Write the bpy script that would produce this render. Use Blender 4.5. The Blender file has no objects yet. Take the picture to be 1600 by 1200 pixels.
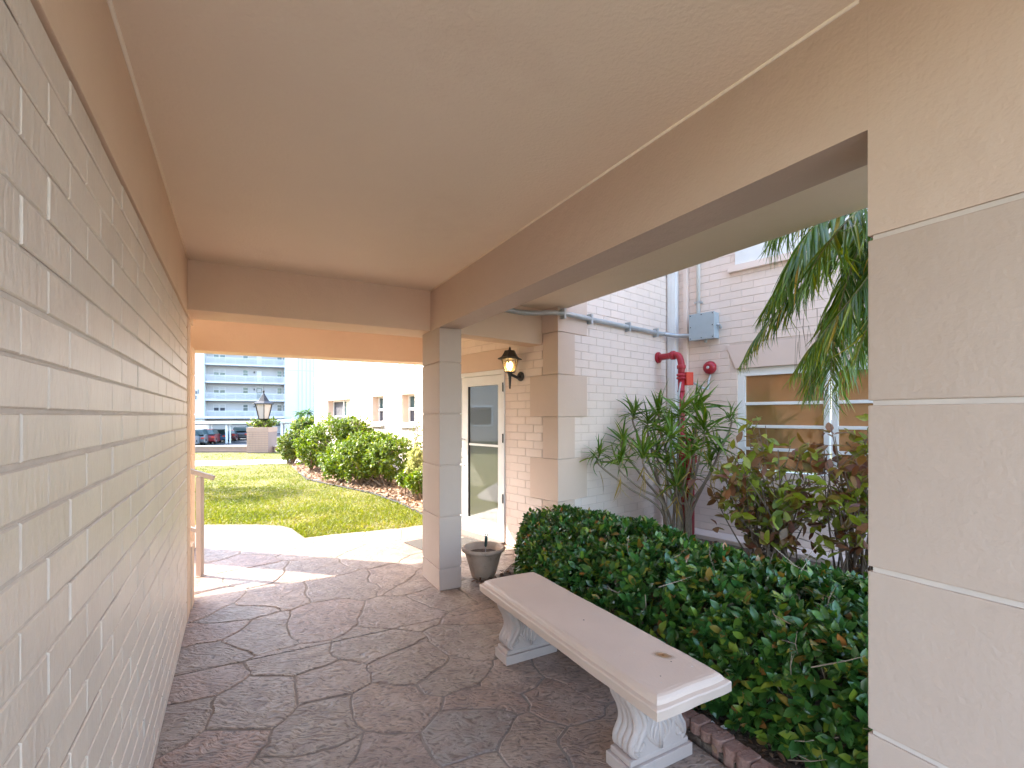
import bpy, bmesh, math, random
import numpy as np
from mathutils import Vector, Matrix, noise

# ------------------------------------------------------------------ camera, light, exposure
S = bpy.context.scene
COL = S.collection
EYE = 1.55
F = 750.0          # focal length in photo pixels (photo 1600 wide)
HY = 650.0         # horizon row
cam_d = bpy.data.cameras.new('camera')
cam_d.lens = 36.0 * F / 1600.0
cam_d.sensor_width = 36.0
cam_d.shift_y = (HY - 600.0) / 1600.0
cam_d.clip_start = 0.05
cam_d.clip_end = 2000
cam = bpy.data.objects.new('camera', cam_d)
cam.location = (0, 0, EYE)
cam.rotation_euler = (math.radians(90), 0, 0)
COL.objects.link(cam)
S.camera = cam
S.render.resolution_x = 1024
S.render.resolution_y = 768

SUN_EL = math.radians(35)
TO_SUN = Vector((-0.972, 0.235, 0)).normalized()
w = bpy.data.worlds.new('World')
S.world = w
w.use_nodes = True
nt = w.node_tree
bg = nt.nodes['Background']
sky = nt.nodes.new('ShaderNodeTexSky')
sky.sky_type = 'NISHITA'
sky.sun_disc = False
sky.sun_elevation = SUN_EL
sky.sun_rotation = math.atan2(TO_SUN.x, TO_SUN.y)
sky.air_density = 1.0
sky.dust_density = 1.6
nt.links.new(sky.outputs[0], bg.inputs[0])
bg.inputs[1].default_value = 0.15
sd = bpy.data.lights.new('sun', 'SUN')
sd.energy = 2.0
sd.angle = math.radians(0.53)
sd.color = (1.0, 0.93, 0.82)
so = bpy.data.objects.new('sun', sd)
so.location = (-30, 8, 30)
ts = Vector((TO_SUN.x * math.cos(SUN_EL), TO_SUN.y * math.cos(SUN_EL), math.sin(SUN_EL)))
so.rotation_euler = ts.to_track_quat('Z', 'Y').to_euler()
COL.objects.link(so)
vs = S.view_settings
vs.view_transform = 'Standard'
vs.look = 'None'
vs.exposure = 3.35
vs.gamma = 1.0
vs.use_curve_mapping = False
S.render.engine = 'CYCLES'
S.cycles.max_bounces = 10
S.cycles.diffuse_bounces = 7
S.cycles.caustics_reflective = False
S.cycles.caustics_refractive = False

# ------------------------------------------------------------------ geometry frame
def cam_pt(px, py, depth):
    return Vector(((px - 800) / F * depth, depth, EYE + (HY - py) / F * depth))

def gnd(px, py, z=0.0):
    d = (EYE - z) * F / (py - HY)
    return Vector(((px - 800) / F * d, d, z))

D = Vector((-0.4842, 0.8750)).normalized()      # along the breezeway
T = Vector((D.y, -D.x))                          # across it, to the right
D2 = Vector((-0.6606, 0.7507)).normalized()      # along the entrance wing
T2 = Vector((D2.y, -D2.x))
DL = Vector((-0.4985, 0.8669)).normalized()      # along the left brick wall
TL = Vector((DL.y, -DL.x))

def P(d, t, z=0.0):
    return Vector((d * D.x + t * T.x, d * D.y + t * T.y, z))

def dt(v):
    return v[0] * D.x + v[1] * D.y, v[0] * T.x + v[1] * T.y

def project(p):
    return 800 + F * p[0] / p[1], HY - F * (p[2] - EYE) / p[1]

def s_at(o, a, px):
    """distance along plan line o + s*a where it crosses picture column px"""
    k = (px - 800) / F
    return (k * o[1] - o[0]) / (a[0] - k * a[1])

# ------------------------------------------------------------------ materials
def new_mat(name):
    m = bpy.data.materials.new(name)
    m.use_nodes = True
    n = m.node_tree.nodes
    return m, n, m.node_tree.links, n['Principled BSDF']

def pmat(name, c1, c2=None, scale=3.0, rough=0.7, bump=0.0, bscale=40.0, bdist=0.01, rand=0.0,
         detail=6.0, stretch=None, spec=0.4, metal=0.0, coords='pos', fine=0.0, dirt=None, dirt_scale=1.3):
    m, n, l, b = new_mat(name)
    b.inputs['Roughness'].default_value = rough
    b.inputs['Specular IOR Level'].default_value = spec
    b.inputs['Metallic'].default_value = metal
    c2 = c2 or c1
    if coords == 'pos':
        src = n.new('ShaderNodeNewGeometry').outputs['Position']
    else:
        src = n.new('ShaderNodeTexCoord').outputs['Object']
    if stretch:
        mp = n.new('ShaderNodeMapping')
        mp.inputs['Scale'].default_value = stretch
        l.new(src, mp.inputs[0])
        src2 = mp.outputs[0]
    else:
        src2 = src
    no = n.new('ShaderNodeTexNoise')
    no.inputs['Scale'].default_value = scale
    no.inputs['Detail'].default_value = detail
    no.inputs['Roughness'].default_value = 0.6
    l.new(src2, no.inputs['Vector'])
    mx = n.new('ShaderNodeMix'); mx.data_type = 'RGBA'
    mx.inputs[6].default_value = (*c1, 1); mx.inputs[7].default_value = (*c2, 1)
    cr = n.new('ShaderNodeMapRange')
    cr.inputs[1].default_value = 0.32; cr.inputs[2].default_value = 0.68
    l.new(no.outputs[0], cr.inputs[0]); l.new(cr.outputs[0], mx.inputs[0])
    out = mx.outputs[2]
    if dirt:
        n2 = n.new('ShaderNodeTexNoise'); n2.inputs['Scale'].default_value = dirt_scale
        n2.inputs['Detail'].default_value = 9; n2.inputs['Roughness'].default_value = 0.72
        l.new(src, n2.inputs['Vector'])
        r2 = n.new('ShaderNodeMapRange'); r2.inputs[1].default_value = 0.55; r2.inputs[2].default_value = 0.75
        r2.inputs[4].default_value = 0.8
        l.new(n2.outputs[0], r2.inputs[0])
        m2 = n.new('ShaderNodeMix'); m2.data_type = 'RGBA'
        l.new(r2.outputs[0], m2.inputs[0]); l.new(out, m2.inputs[6]); m2.inputs[7].default_value = (*dirt, 1)
        out = m2.outputs[2]
    if rand:
        oi = n.new('ShaderNodeObjectInfo')
        hv = n.new('ShaderNodeHueSaturation')
        mr = n.new('ShaderNodeMapRange'); mr.inputs[3].default_value = 1 - rand; mr.inputs[4].default_value = 1 + rand
        l.new(oi.outputs['Random'], mr.inputs[0]); l.new(mr.outputs[0], hv.inputs['Value'])
        l.new(out, hv.inputs['Color']); out = hv.outputs[0]
    l.new(out, b.inputs['Base Color'])
    if bump:
        nb = n.new('ShaderNodeTexNoise'); nb.inputs['Scale'].default_value = bscale
        nb.inputs['Detail'].default_value = 5
        l.new(src2, nb.inputs['Vector'])
        bp = n.new('ShaderNodeBump'); bp.inputs['Strength'].default_value = bump
        bp.inputs['Distance'].default_value = bdist
        l.new(nb.outputs[0], bp.inputs['Height'])
        if fine:
            nf = n.new('ShaderNodeTexNoise'); nf.inputs['Scale'].default_value = bscale * 0.08
            nf.inputs['Detail'].default_value = 2
            l.new(src, nf.inputs['Vector'])
            b2 = n.new('ShaderNodeBump'); b2.inputs['Strength'].default_value = fine
            b2.inputs['Distance'].default_value = 0.03
            l.new(nf.outputs[0], b2.inputs['Height']); l.new(b2.outputs[0], bp.inputs['Normal'])
        l.new(bp.outputs[0], b.inputs['Normal'])
    return m

def leaf_mat(name, stops, rough=0.38, trans=0.25, spec=0.5, vein=True):
    """leaf colours picked by the per-face attribute rnd"""
    m, n, l, b = new_mat(name)
    at = n.new('ShaderNodeAttribute'); at.attribute_name = 'rnd'
    cr = n.new('ShaderNodeValToRGB')
    el = cr.color_ramp.elements
    while len(el) > 1: el.remove(el[-1])
    el[0].position = stops[0][0]; el[0].color = (*stops[0][1], 1)
    for p_, c_ in stops[1:]:
        e = el.new(p_); e.color = (*c_, 1)
    l.new(at.outputs['Fac'], cr.inputs[0])
    g = n.new('ShaderNodeNewGeometry')
    no = n.new('ShaderNodeTexNoise'); no.inputs['Scale'].default_value = 45; no.inputs['Detail'].default_value = 3
    l.new(g.outputs['Position'], no.inputs['Vector'])
    mr = n.new('ShaderNodeMapRange'); mr.inputs[3].default_value = 0.7; mr.inputs[4].default_value = 1.3
    l.new(no.outputs[0], mr.inputs[0])
    hv = n.new('ShaderNodeHueSaturation')
    l.new(cr.outputs[0], hv.inputs['Color']); l.new(mr.outputs[0], hv.inputs['Value'])
    l.new(hv.outputs[0], b.inputs['Base Color'])
    b.inputs['Roughness'].default_value = rough
    b.inputs['Specular IOR Level'].default_value = spec
    tr = n.new('ShaderNodeBsdfTranslucent')
    h2 = n.new('ShaderNodeHueSaturation'); h2.inputs['Saturation'].default_value = 1.15; h2.inputs['Value'].default_value = 1.5
    l.new(hv.outputs[0], h2.inputs['Color']); l.new(h2.outputs[0], tr.inputs[0])
    ms = n.new('ShaderNodeMixShader'); ms.inputs[0].default_value = trans
    l.new(b.outputs[0], ms.inputs[1]); l.new(tr.outputs[0], ms.inputs[2])
    l.new(ms.outputs[0], n['Material Output'].inputs[0])
    return m

def glass_mat(name, col, refl=0.3, rough=0.03):
    m, n, l, b = new_mat(name)
    b.inputs['Base Color'].default_value = (*col, 1)
    b.inputs['Roughness'].default_value = 0.4
    gl = n.new('ShaderNodeBsdfGlossy'); gl.inputs['Roughness'].default_value = rough
    gl.inputs[0].default_value = (0.9, 0.95, 0.95, 1)
    ms = n.new('ShaderNodeMixShader'); ms.inputs[0].default_value = refl
    l.new(b.outputs[0], ms.inputs[1]); l.new(gl.outputs[0], ms.inputs[2])
    l.new(ms.outputs[0], n['Material Output'].inputs[0])
    return m

M = {}
M['stucco'] = pmat('peach_stucco', (0.69, 0.505, 0.37), (0.66, 0.48, 0.35), 1.7, 0.75, 0.35, 90, 0.006, fine=0.25, dirt=(0.62, 0.445, 0.325), dirt_scale=2.0)
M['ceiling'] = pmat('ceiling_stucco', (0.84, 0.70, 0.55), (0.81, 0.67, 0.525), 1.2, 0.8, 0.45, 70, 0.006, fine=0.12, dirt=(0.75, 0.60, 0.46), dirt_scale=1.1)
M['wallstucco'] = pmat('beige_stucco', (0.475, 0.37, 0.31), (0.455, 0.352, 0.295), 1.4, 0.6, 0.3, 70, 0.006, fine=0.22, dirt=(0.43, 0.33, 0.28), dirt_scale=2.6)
M['topstucco'] = pmat('light_change_stucco', (0.57, 0.435, 0.355), (0.55, 0.418, 0.34), 1.6, 0.7, 0.35, 80, 0.006, fine=0.3, dirt=(0.53, 0.40, 0.32), dirt_scale=2.2)  # tone between beam and wall paint, standing in for the light's gradual change
M['groove'] = pmat('pale_groove_paint', (0.60, 0.52, 0.47), (0.52, 0.45, 0.41), 9, 0.7)
M['brick'] = pmat('painted_brick', (0.68, 0.575, 0.49), (0.63, 0.53, 0.455), 6, 0.42, 0.8, 55, 0.006, rand=0.035, stretch=(1, 1, 0.35), dirt=(0.58, 0.50, 0.44), dirt_scale=6.0)
M['mortar'] = pmat('painted_mortar', (0.66, 0.56, 0.485), (0.57, 0.48, 0.415), 14, 0.8, 0.5, 60, 0.006)
M['wingbrick'] = pmat('wing_brick_paint', (0.80, 0.66, 0.575), (0.76, 0.625, 0.54), 5, 0.6, 0.4, 60, 0.004, rand=0.03)
M['wingmortar'] = pmat('wing_mortar', (0.68, 0.555, 0.48), (0.59, 0.475, 0.405), 12, 0.8)
M['quoin'] = pmat('quoin_paint', (0.66, 0.50, 0.40), (0.62, 0.47, 0.375), 2, 0.7, 0.3, 70, 0.005, rand=0.03)
M['tanheader'] = pmat('tan_header_paint', (0.30, 0.22, 0.155), (0.27, 0.20, 0.14), 2, 0.7)
M['winheader'] = pmat('pale_header_paint', (0.74, 0.59, 0.51), (0.70, 0.56, 0.48), 2, 0.7)
M['whitebrick'] = pmat('cream_brick_paint', (0.60, 0.52, 0.44), (0.56, 0.48, 0.41), 2, 0.7, rand=0.02)
M['pillarbrick'] = pmat('pink_pillar_paint', (0.40, 0.29, 0.235), (0.36, 0.26, 0.21), 3, 0.7)
M['pillarjoint'] = pmat('pillar_joint', (0.24, 0.19, 0.18), None, 3, 0.8)
M['white'] = pmat('white_paint', (0.80, 0.80, 0.79), (0.74, 0.74, 0.72), 4, 0.4)
M['whitedull'] = pmat('weathered_white', (0.70, 0.70, 0.68), (0.58, 0.58, 0.56), 8, 0.55)
M['grey'] = pmat('grey_enamel', (0.40, 0.46, 0.49), (0.36, 0.42, 0.45), 6, 0.4)
M['conduit'] = pmat('galvanised', (0.50, 0.52, 0.53), (0.40, 0.42, 0.43), 12, 0.4, metal=0.4)
M['red'] = pmat('red_enamel', (0.42, 0.03, 0.045), (0.33, 0.02, 0.03), 10, 0.35)
M['redbox'] = pmat('orange_red_enamel', (0.62, 0.05, 0.02), (0.52, 0.04, 0.02), 10, 0.35)
M['black'] = pmat('black_metal', (0.02, 0.018, 0.017), (0.035, 0.03, 0.028), 18, 0.45)
M['dark'] = pmat('dark_void', (0.03, 0.03, 0.03), None, 3, 0.8)
M['soil'] = pmat('soil', (0.09, 0.06, 0.045), (0.18, 0.13, 0.10), 14, 0.95, 1.0, 40, 0.03)
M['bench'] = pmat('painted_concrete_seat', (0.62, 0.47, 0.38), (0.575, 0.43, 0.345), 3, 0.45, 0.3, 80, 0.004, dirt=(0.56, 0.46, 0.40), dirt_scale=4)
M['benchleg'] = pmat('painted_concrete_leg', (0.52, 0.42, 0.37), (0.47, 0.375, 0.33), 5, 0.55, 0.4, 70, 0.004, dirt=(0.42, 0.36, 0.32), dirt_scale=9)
M['rust'] = pmat('rust_stain', (0.30, 0.13, 0.03), (0.12, 0.06, 0.03), 90, 0.8)
M['pot'] = pmat('weathered_clay', (0.50, 0.375, 0.285), (0.57, 0.45, 0.35), 9, 0.85, 0.5, 60, 0.006, dirt=(0.20, 0.14, 0.07), dirt_scale=7)
M['edgebrick'] = pmat('red_paver', (0.24, 0.12, 0.09), (0.33, 0.20, 0.16), 22, 0.9, 0.8, 70, 0.01, rand=0.15)
M['asphalt'] = pmat('asphalt', (0.06, 0.065, 0.075), (0.045, 0.05, 0.055), 2, 0.9, 0.4, 30, 0.01)
M['concrete'] = pmat('smooth_concrete', (0.155, 0.128, 0.11), (0.14, 0.115, 0.10), 1.5, 0.8, 0.3, 60, 0.004, dirt=(0.14, 0.117, 0.10), dirt_scale=1.6)
M['path'] = pmat('pale_path', (0.58, 0.52, 0.48), (0.52, 0.47, 0.43), 1.5, 0.85)
M['farwhite'] = pmat('far_white_stucco', (0.60, 0.59, 0.575), (0.57, 0.56, 0.545), 0.1, 0.8)
M['farwall'] = pmat('far_wall', (0.44, 0.42, 0.42), (0.41, 0.39, 0.39), 0.1, 0.8)
M['farglass'] = glass_mat('far_glass', (0.02, 0.05, 0.055), 0.04, 0.1)
M['glass'] = glass_mat('door_glass', (0.05, 0.05, 0.045), 0.16, 0.02)
M['winglass'] = glass_mat('window_glass', (0.01, 0.06, 0.07), 0.04, 0.03)
M['screen'] = pmat('window_blind', (0.06, 0.06, 0.07), (0.04, 0.04, 0.05), 6, 0.7)
M['bark'] = pmat('pale_twig', (0.33, 0.26, 0.20), (0.24, 0.18, 0.13), 30, 0.9)
M['darkbark'] = pmat('brown_twig', (0.16, 0.11, 0.08), (0.24, 0.18, 0.13), 25, 0.9)
M['trowel'] = pmat('dark_green_handle', (0.02, 0.05, 0.045), None, 5, 0.4)
M['mat'] = pmat('dark_mat', (0.07, 0.06, 0.055), (0.10, 0.09, 0.08), 60, 0.95, 1, 200, 0.005)
M['tyre'] = pmat('tyre_rubber', (0.015, 0.015, 0.016), None, 5, 0.8)
M['rim'] = pmat('alloy', (0.5, 0.5, 0.52), None, 5, 0.35, metal=0.7)

def pane_mat():
    m, n, l, b = new_mat('amber_pane')
    g = n.new('ShaderNodeNewGeometry')
    no = n.new('ShaderNodeTexNoise'); no.inputs['Scale'].default_value = 1.1; no.inputs['Detail'].default_value = 2
    l.new(g.outputs['Position'], no.inputs['Vector'])
    mx = n.new('ShaderNodeMix'); mx.data_type = 'RGBA'
    mx.inputs[6].default_value = (0.42, 0.17, 0.05, 1); mx.inputs[7].default_value = (0.36, 0.19, 0.08, 1)
    mr = n.new('ShaderNodeMapRange'); mr.inputs[1].default_value = 0.4; mr.inputs[2].default_value = 0.6
    l.new(no.outputs[0], mr.inputs[0]); l.new(mr.outputs[0], mx.inputs[0]); l.new(mx.outputs[2], b.inputs['Base Color'])
    b.inputs['Roughness'].default_value = 0.5
    gl = n.new('ShaderNodeBsdfGlossy'); gl.inputs['Roughness'].default_value = 0.04
    gl.inputs[0].default_value = (0.75, 0.62, 0.45, 1)
    ms = n.new('ShaderNodeMixShader'); ms.inputs[0].default_value = 0.38
    l.new(b.outputs[0], ms.inputs[1]); l.new(gl.outputs[0], ms.inputs[2])
    l.new(ms.outputs[0], n['Material Output'].inputs[0])
    return m
M['pane'] = pane_mat()

def stone_mat():
    """stamped stone: colour by stone and by blotch, slate-like ridged relief"""
    m, n, l, b = new_mat('stamped_stone')
    g = n.new('ShaderNodeNewGeometry').outputs['Position']
    oi = n.new('ShaderNodeObjectInfo')
    cr = n.new('ShaderNodeValToRGB'); e = cr.color_ramp.elements
    e[0].position = 0.0; e[0].color = (0.35, 0.225, 0.17, 1)
    e[1].position = 1.0; e[1].color = (0.28, 0.25, 0.225, 1)
    for p_, c_ in ((0.22, (0.37, 0.27, 0.205)), (0.45, (0.31, 0.235, 0.185)), (0.62, (0.38, 0.285, 0.22)), (0.8, (0.38, 0.23, 0.17))):
        x = e.new(p_); x.color = (*c_, 1)
    l.new(oi.outputs['Random'], cr.inputs[0])
    n1 = n.new('ShaderNodeTexNoise'); n1.inputs['Scale'].default_value = 9.0; n1.inputs['Detail'].default_value = 8
    n1.inputs['Roughness'].default_value = 0.68
    l.new(g, n1.inputs['Vector'])
    r1 = n.new('ShaderNodeMapRange'); r1.inputs[1].default_value = 0.42; r1.inputs[2].default_value = 0.66
    l.new(n1.outputs[0], r1.inputs[0])
    mx = n.new('ShaderNodeMix'); mx.data_type = 'RGBA'
    l.new(r1.outputs[0], mx.inputs[0]); l.new(cr.outputs[0], mx.inputs[6]); mx.inputs[7].default_value = (0.235, 0.165, 0.14, 1)
    n3 = n.new('ShaderNodeTexNoise'); n3.inputs['Scale'].default_value = 2.2; n3.inputs['Detail'].default_value = 5
    l.new(g, n3.inputs['Vector'])
    r3 = n.new('ShaderNodeMapRange'); r3.inputs[1].default_value = 0.5; r3.inputs[2].default_value = 0.72; r3.inputs[4].default_value = 0.75
    l.new(n3.outputs[0], r3.inputs[0])
    m3 = n.new('ShaderNodeMix'); m3.data_type = 'RGBA'
    l.new(r3.outputs[0], m3.inputs[0]); l.new(mx.outputs[2], m3.inputs[6]); m3.inputs[7].default_value = (0.44, 0.34, 0.28, 1)
    l.new(m3.outputs[2], b.inputs['Base Color'])
    # relief
    nd = n.new('ShaderNodeTexNoise'); nd.inputs['Scale'].default_value = 7.0; nd.inputs['Detail'].default_value = 2
    l.new(g, nd.inputs['Vector'])
    va = n.new('ShaderNodeVectorMath'); va.operation = 'MULTIPLY_ADD'
    l.new(nd.outputs['Color'], va.inputs[0]); va.inputs[1].default_value = (0.12, 0.12, 0.0)
    l.new(g, va.inputs[2])
    rp = n.new('ShaderNodeMapping'); rp.inputs['Rotation'].default_value = (0, 0, 0.5); rp.inputs['Scale'].default_value = (1.0, 2.2, 1)
    l.new(va.outputs[0], rp.inputs[0])
    nr = n.new('ShaderNodeTexNoise'); nr.noise_type = 'RIDGED_MULTIFRACTAL' if hasattr(nr, 'noise_type') else nr.noise_type
    nr.inputs['Scale'].default_value = 11.0; nr.inputs['Detail'].default_value = 5
    l.new(rp.outputs[0], nr.inputs['Vector'])
    nh = n.new('ShaderNodeTexNoise'); nh.inputs['Scale'].default_value = 30; nh.inputs['Detail'].default_value = 4
    l.new(rp.outputs[0], nh.inputs['Vector'])
    b1 = n.new('ShaderNodeBump'); b1.inputs['Strength'].default_value = 0.7; b1.inputs['Distance'].default_value = 0.014
    l.new(nr.outputs[0], b1.inputs['Height'])
    b2 = n.new('ShaderNodeBump'); b2.inputs['Strength'].default_value = 0.9; b2.inputs['Distance'].default_value = 0.014
    l.new(nh.outputs[0], b2.inputs['Height']); l.new(b1.outputs[0], b2.inputs['Normal'])
    l.new(b2.outputs[0], b.inputs['Normal'])
    # darker brown in the low spots of the fine relief
    r5 = n.new('ShaderNodeMapRange'); r5.inputs[1].default_value = 0.50; r5.inputs[2].default_value = 0.34; r5.inputs[3].default_value = 0; r5.inputs[4].default_value = 0.75
    l.new(nh.outputs[0], r5.inputs[0])
    m5 = n.new('ShaderNodeMix'); m5.data_type = 'RGBA'; m5.inputs[7].default_value = (0.10, 0.065, 0.05, 1)
    l.new(r5.outputs[0], m5.inputs[0]); l.new(m3.outputs[2], m5.inputs[6]); l.new(m5.outputs[2], b.inputs['Base Color'])
    rr = n.new('ShaderNodeMapRange'); rr.inputs[3].default_value = 0.38; rr.inputs[4].default_value = 0.62
    l.new(n1.outputs[0], rr.inputs[0]); l.new(rr.outputs[0], b.inputs['Roughness'])
    return m
M['stone'] = stone_mat()
M['grout'] = pmat('grout', (0.20, 0.16, 0.135), (0.28, 0.225, 0.19), 20, 0.85, 0.5, 60, 0.005)
M['lawn'] = pmat('lawn_ground', (0.12, 0.13, 0.025), (0.20, 0.17, 0.06), 2.5, 0.95, 1.0, 60, 0.03, dirt=(0.24, 0.19, 0.10), dirt_scale=3.5)
M['mulch'] = pmat('mulch_ground', (0.22, 0.13, 0.08), (0.33, 0.22, 0.15), 12, 0.95, 1.0, 50, 0.03)
M['hedgeleaf'] = leaf_mat('hedge_leaf', [(0, (0.030, 0.087, 0.015)), (0.35, (0.044, 0.119, 0.020)), (0.6, (0.041, 0.129, 0.031)),
    (0.80, (0.083, 0.176, 0.021)), (0.91, (0.207, 0.270, 0.029)), (0.96, (0.275, 0.176, 0.039)), (0.98, (0.385, 0.162, 0.048))], 0.30, 0.12)
M['copper'] = leaf_mat('copper_leaf', [(0, (0.07, 0.12, 0.02)), (0.22, (0.16, 0.20, 0.03)), (0.42, (0.30, 0.36, 0.04)), (0.52, (0.22, 0.17, 0.035)),
    (0.68, (0.24, 0.10, 0.045)), (0.84, (0.15, 0.06, 0.04)), (0.94, (0.34, 0.20, 0.08)), (1.0, (0.06, 0.14, 0.03))], 0.42, 0.28)
M['dracaena'] = leaf_mat('dracaena_leaf', [(0, (0.063, 0.138, 0.015)), (0.5, (0.125, 0.219, 0.021)), (0.8, (0.251, 0.321, 0.034)), (0.95, (0.345, 0.365, 0.058)), (1.0, (0.502, 0.321, 0.086))], 0.35, 0.22)
M['palm'] = leaf_mat('palm_leaflet', [(0, (0.072, 0.143, 0.022)), (0.4, (0.114, 0.202, 0.027)), (0.7, (0.207, 0.269, 0.022)), (0.9, (0.352, 0.336, 0.031)), (1.0, (0.517, 0.319, 0.062))], 0.32, 0.25)
M['shrub'] = leaf_mat('sunlit_shrub_leaf', [(0, (0.058, 0.111, 0.008)), (0.5, (0.116, 0.182, 0.012)), (0.85, (0.217, 0.260, 0.020)), (1.0, (0.319, 0.299, 0.040))], 0.4, 0.3)
M['shrub2'] = leaf_mat('olive_shrub_leaf', [(0, (0.072, 0.120, 0.020)), (0.5, (0.132, 0.186, 0.030)), (0.85, (0.240, 0.252, 0.050)), (1.0, (0.312, 0.240, 0.080))], 0.5, 0.3)
M['varieg'] = leaf_mat('variegated_leaf', [(0, (0.20, 0.26, 0.06)), (0.5, (0.42, 0.42, 0.18)), (1.0, (0.55, 0.50, 0.25))], 0.5, 0.3)
M['grassblade'] = leaf_mat('grass_blade', [(0, (0.083, 0.115, 0.007)), (0.45, (0.139, 0.165, 0.012)), (0.75, (0.205, 0.205, 0.026)), (1.0, (0.288, 0.249, 0.073))], 0.6, 0.35)
M['litter'] = leaf_mat('dry_leaf', [(0, (0.14, 0.07, 0.04)), (0.4, (0.22, 0.11, 0.06)), (0.8, (0.30, 0.18, 0.11)), (1.0, (0.10, 0.06, 0.05))], 0.7, 0.1)
M['chips'] = leaf_mat('bark_chip', [(0, (0.216, 0.117, 0.068)), (0.4, (0.360, 0.221, 0.135)), (0.8, (0.480, 0.351, 0.230)), (1.0, (0.192, 0.130, 0.095))], 0.8, 0.0)

# ------------------------------------------------------------------ object helpers
def tag(o, label=None, cat=None, group=None, kind=None):
    if label: o['label'] = label
    if cat: o['category'] = cat
    if group: o['group'] = group
    if kind: o['kind'] = kind
    return o

def empty(name, loc, label=None, cat=None, group=None):
    o = bpy.data.objects.new(name, None)
    o.empty_display_size = 0.1
    COL.objects.link(o)
    o.location = loc
    return tag(o, label, cat, group)

WLOC = {}
def world_loc(o):
    v = Vector(o.location)
    while o.parent:
        o = o.parent
        v = v + Vector(o.location)
    return v

def link(name, me, parent=None, loc=None, rotz=None):
    o = bpy.data.objects.new(name, me)
    COL.objects.link(o)
    o.parent = parent
    base = Vector(loc) if loc is not None else Vector((0, 0, 0))
    if parent is not None:
        base = base - world_loc(parent)
    o.location = base
    if rotz is not None: o.rotation_euler = (0, 0, rotz)
    return o

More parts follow.
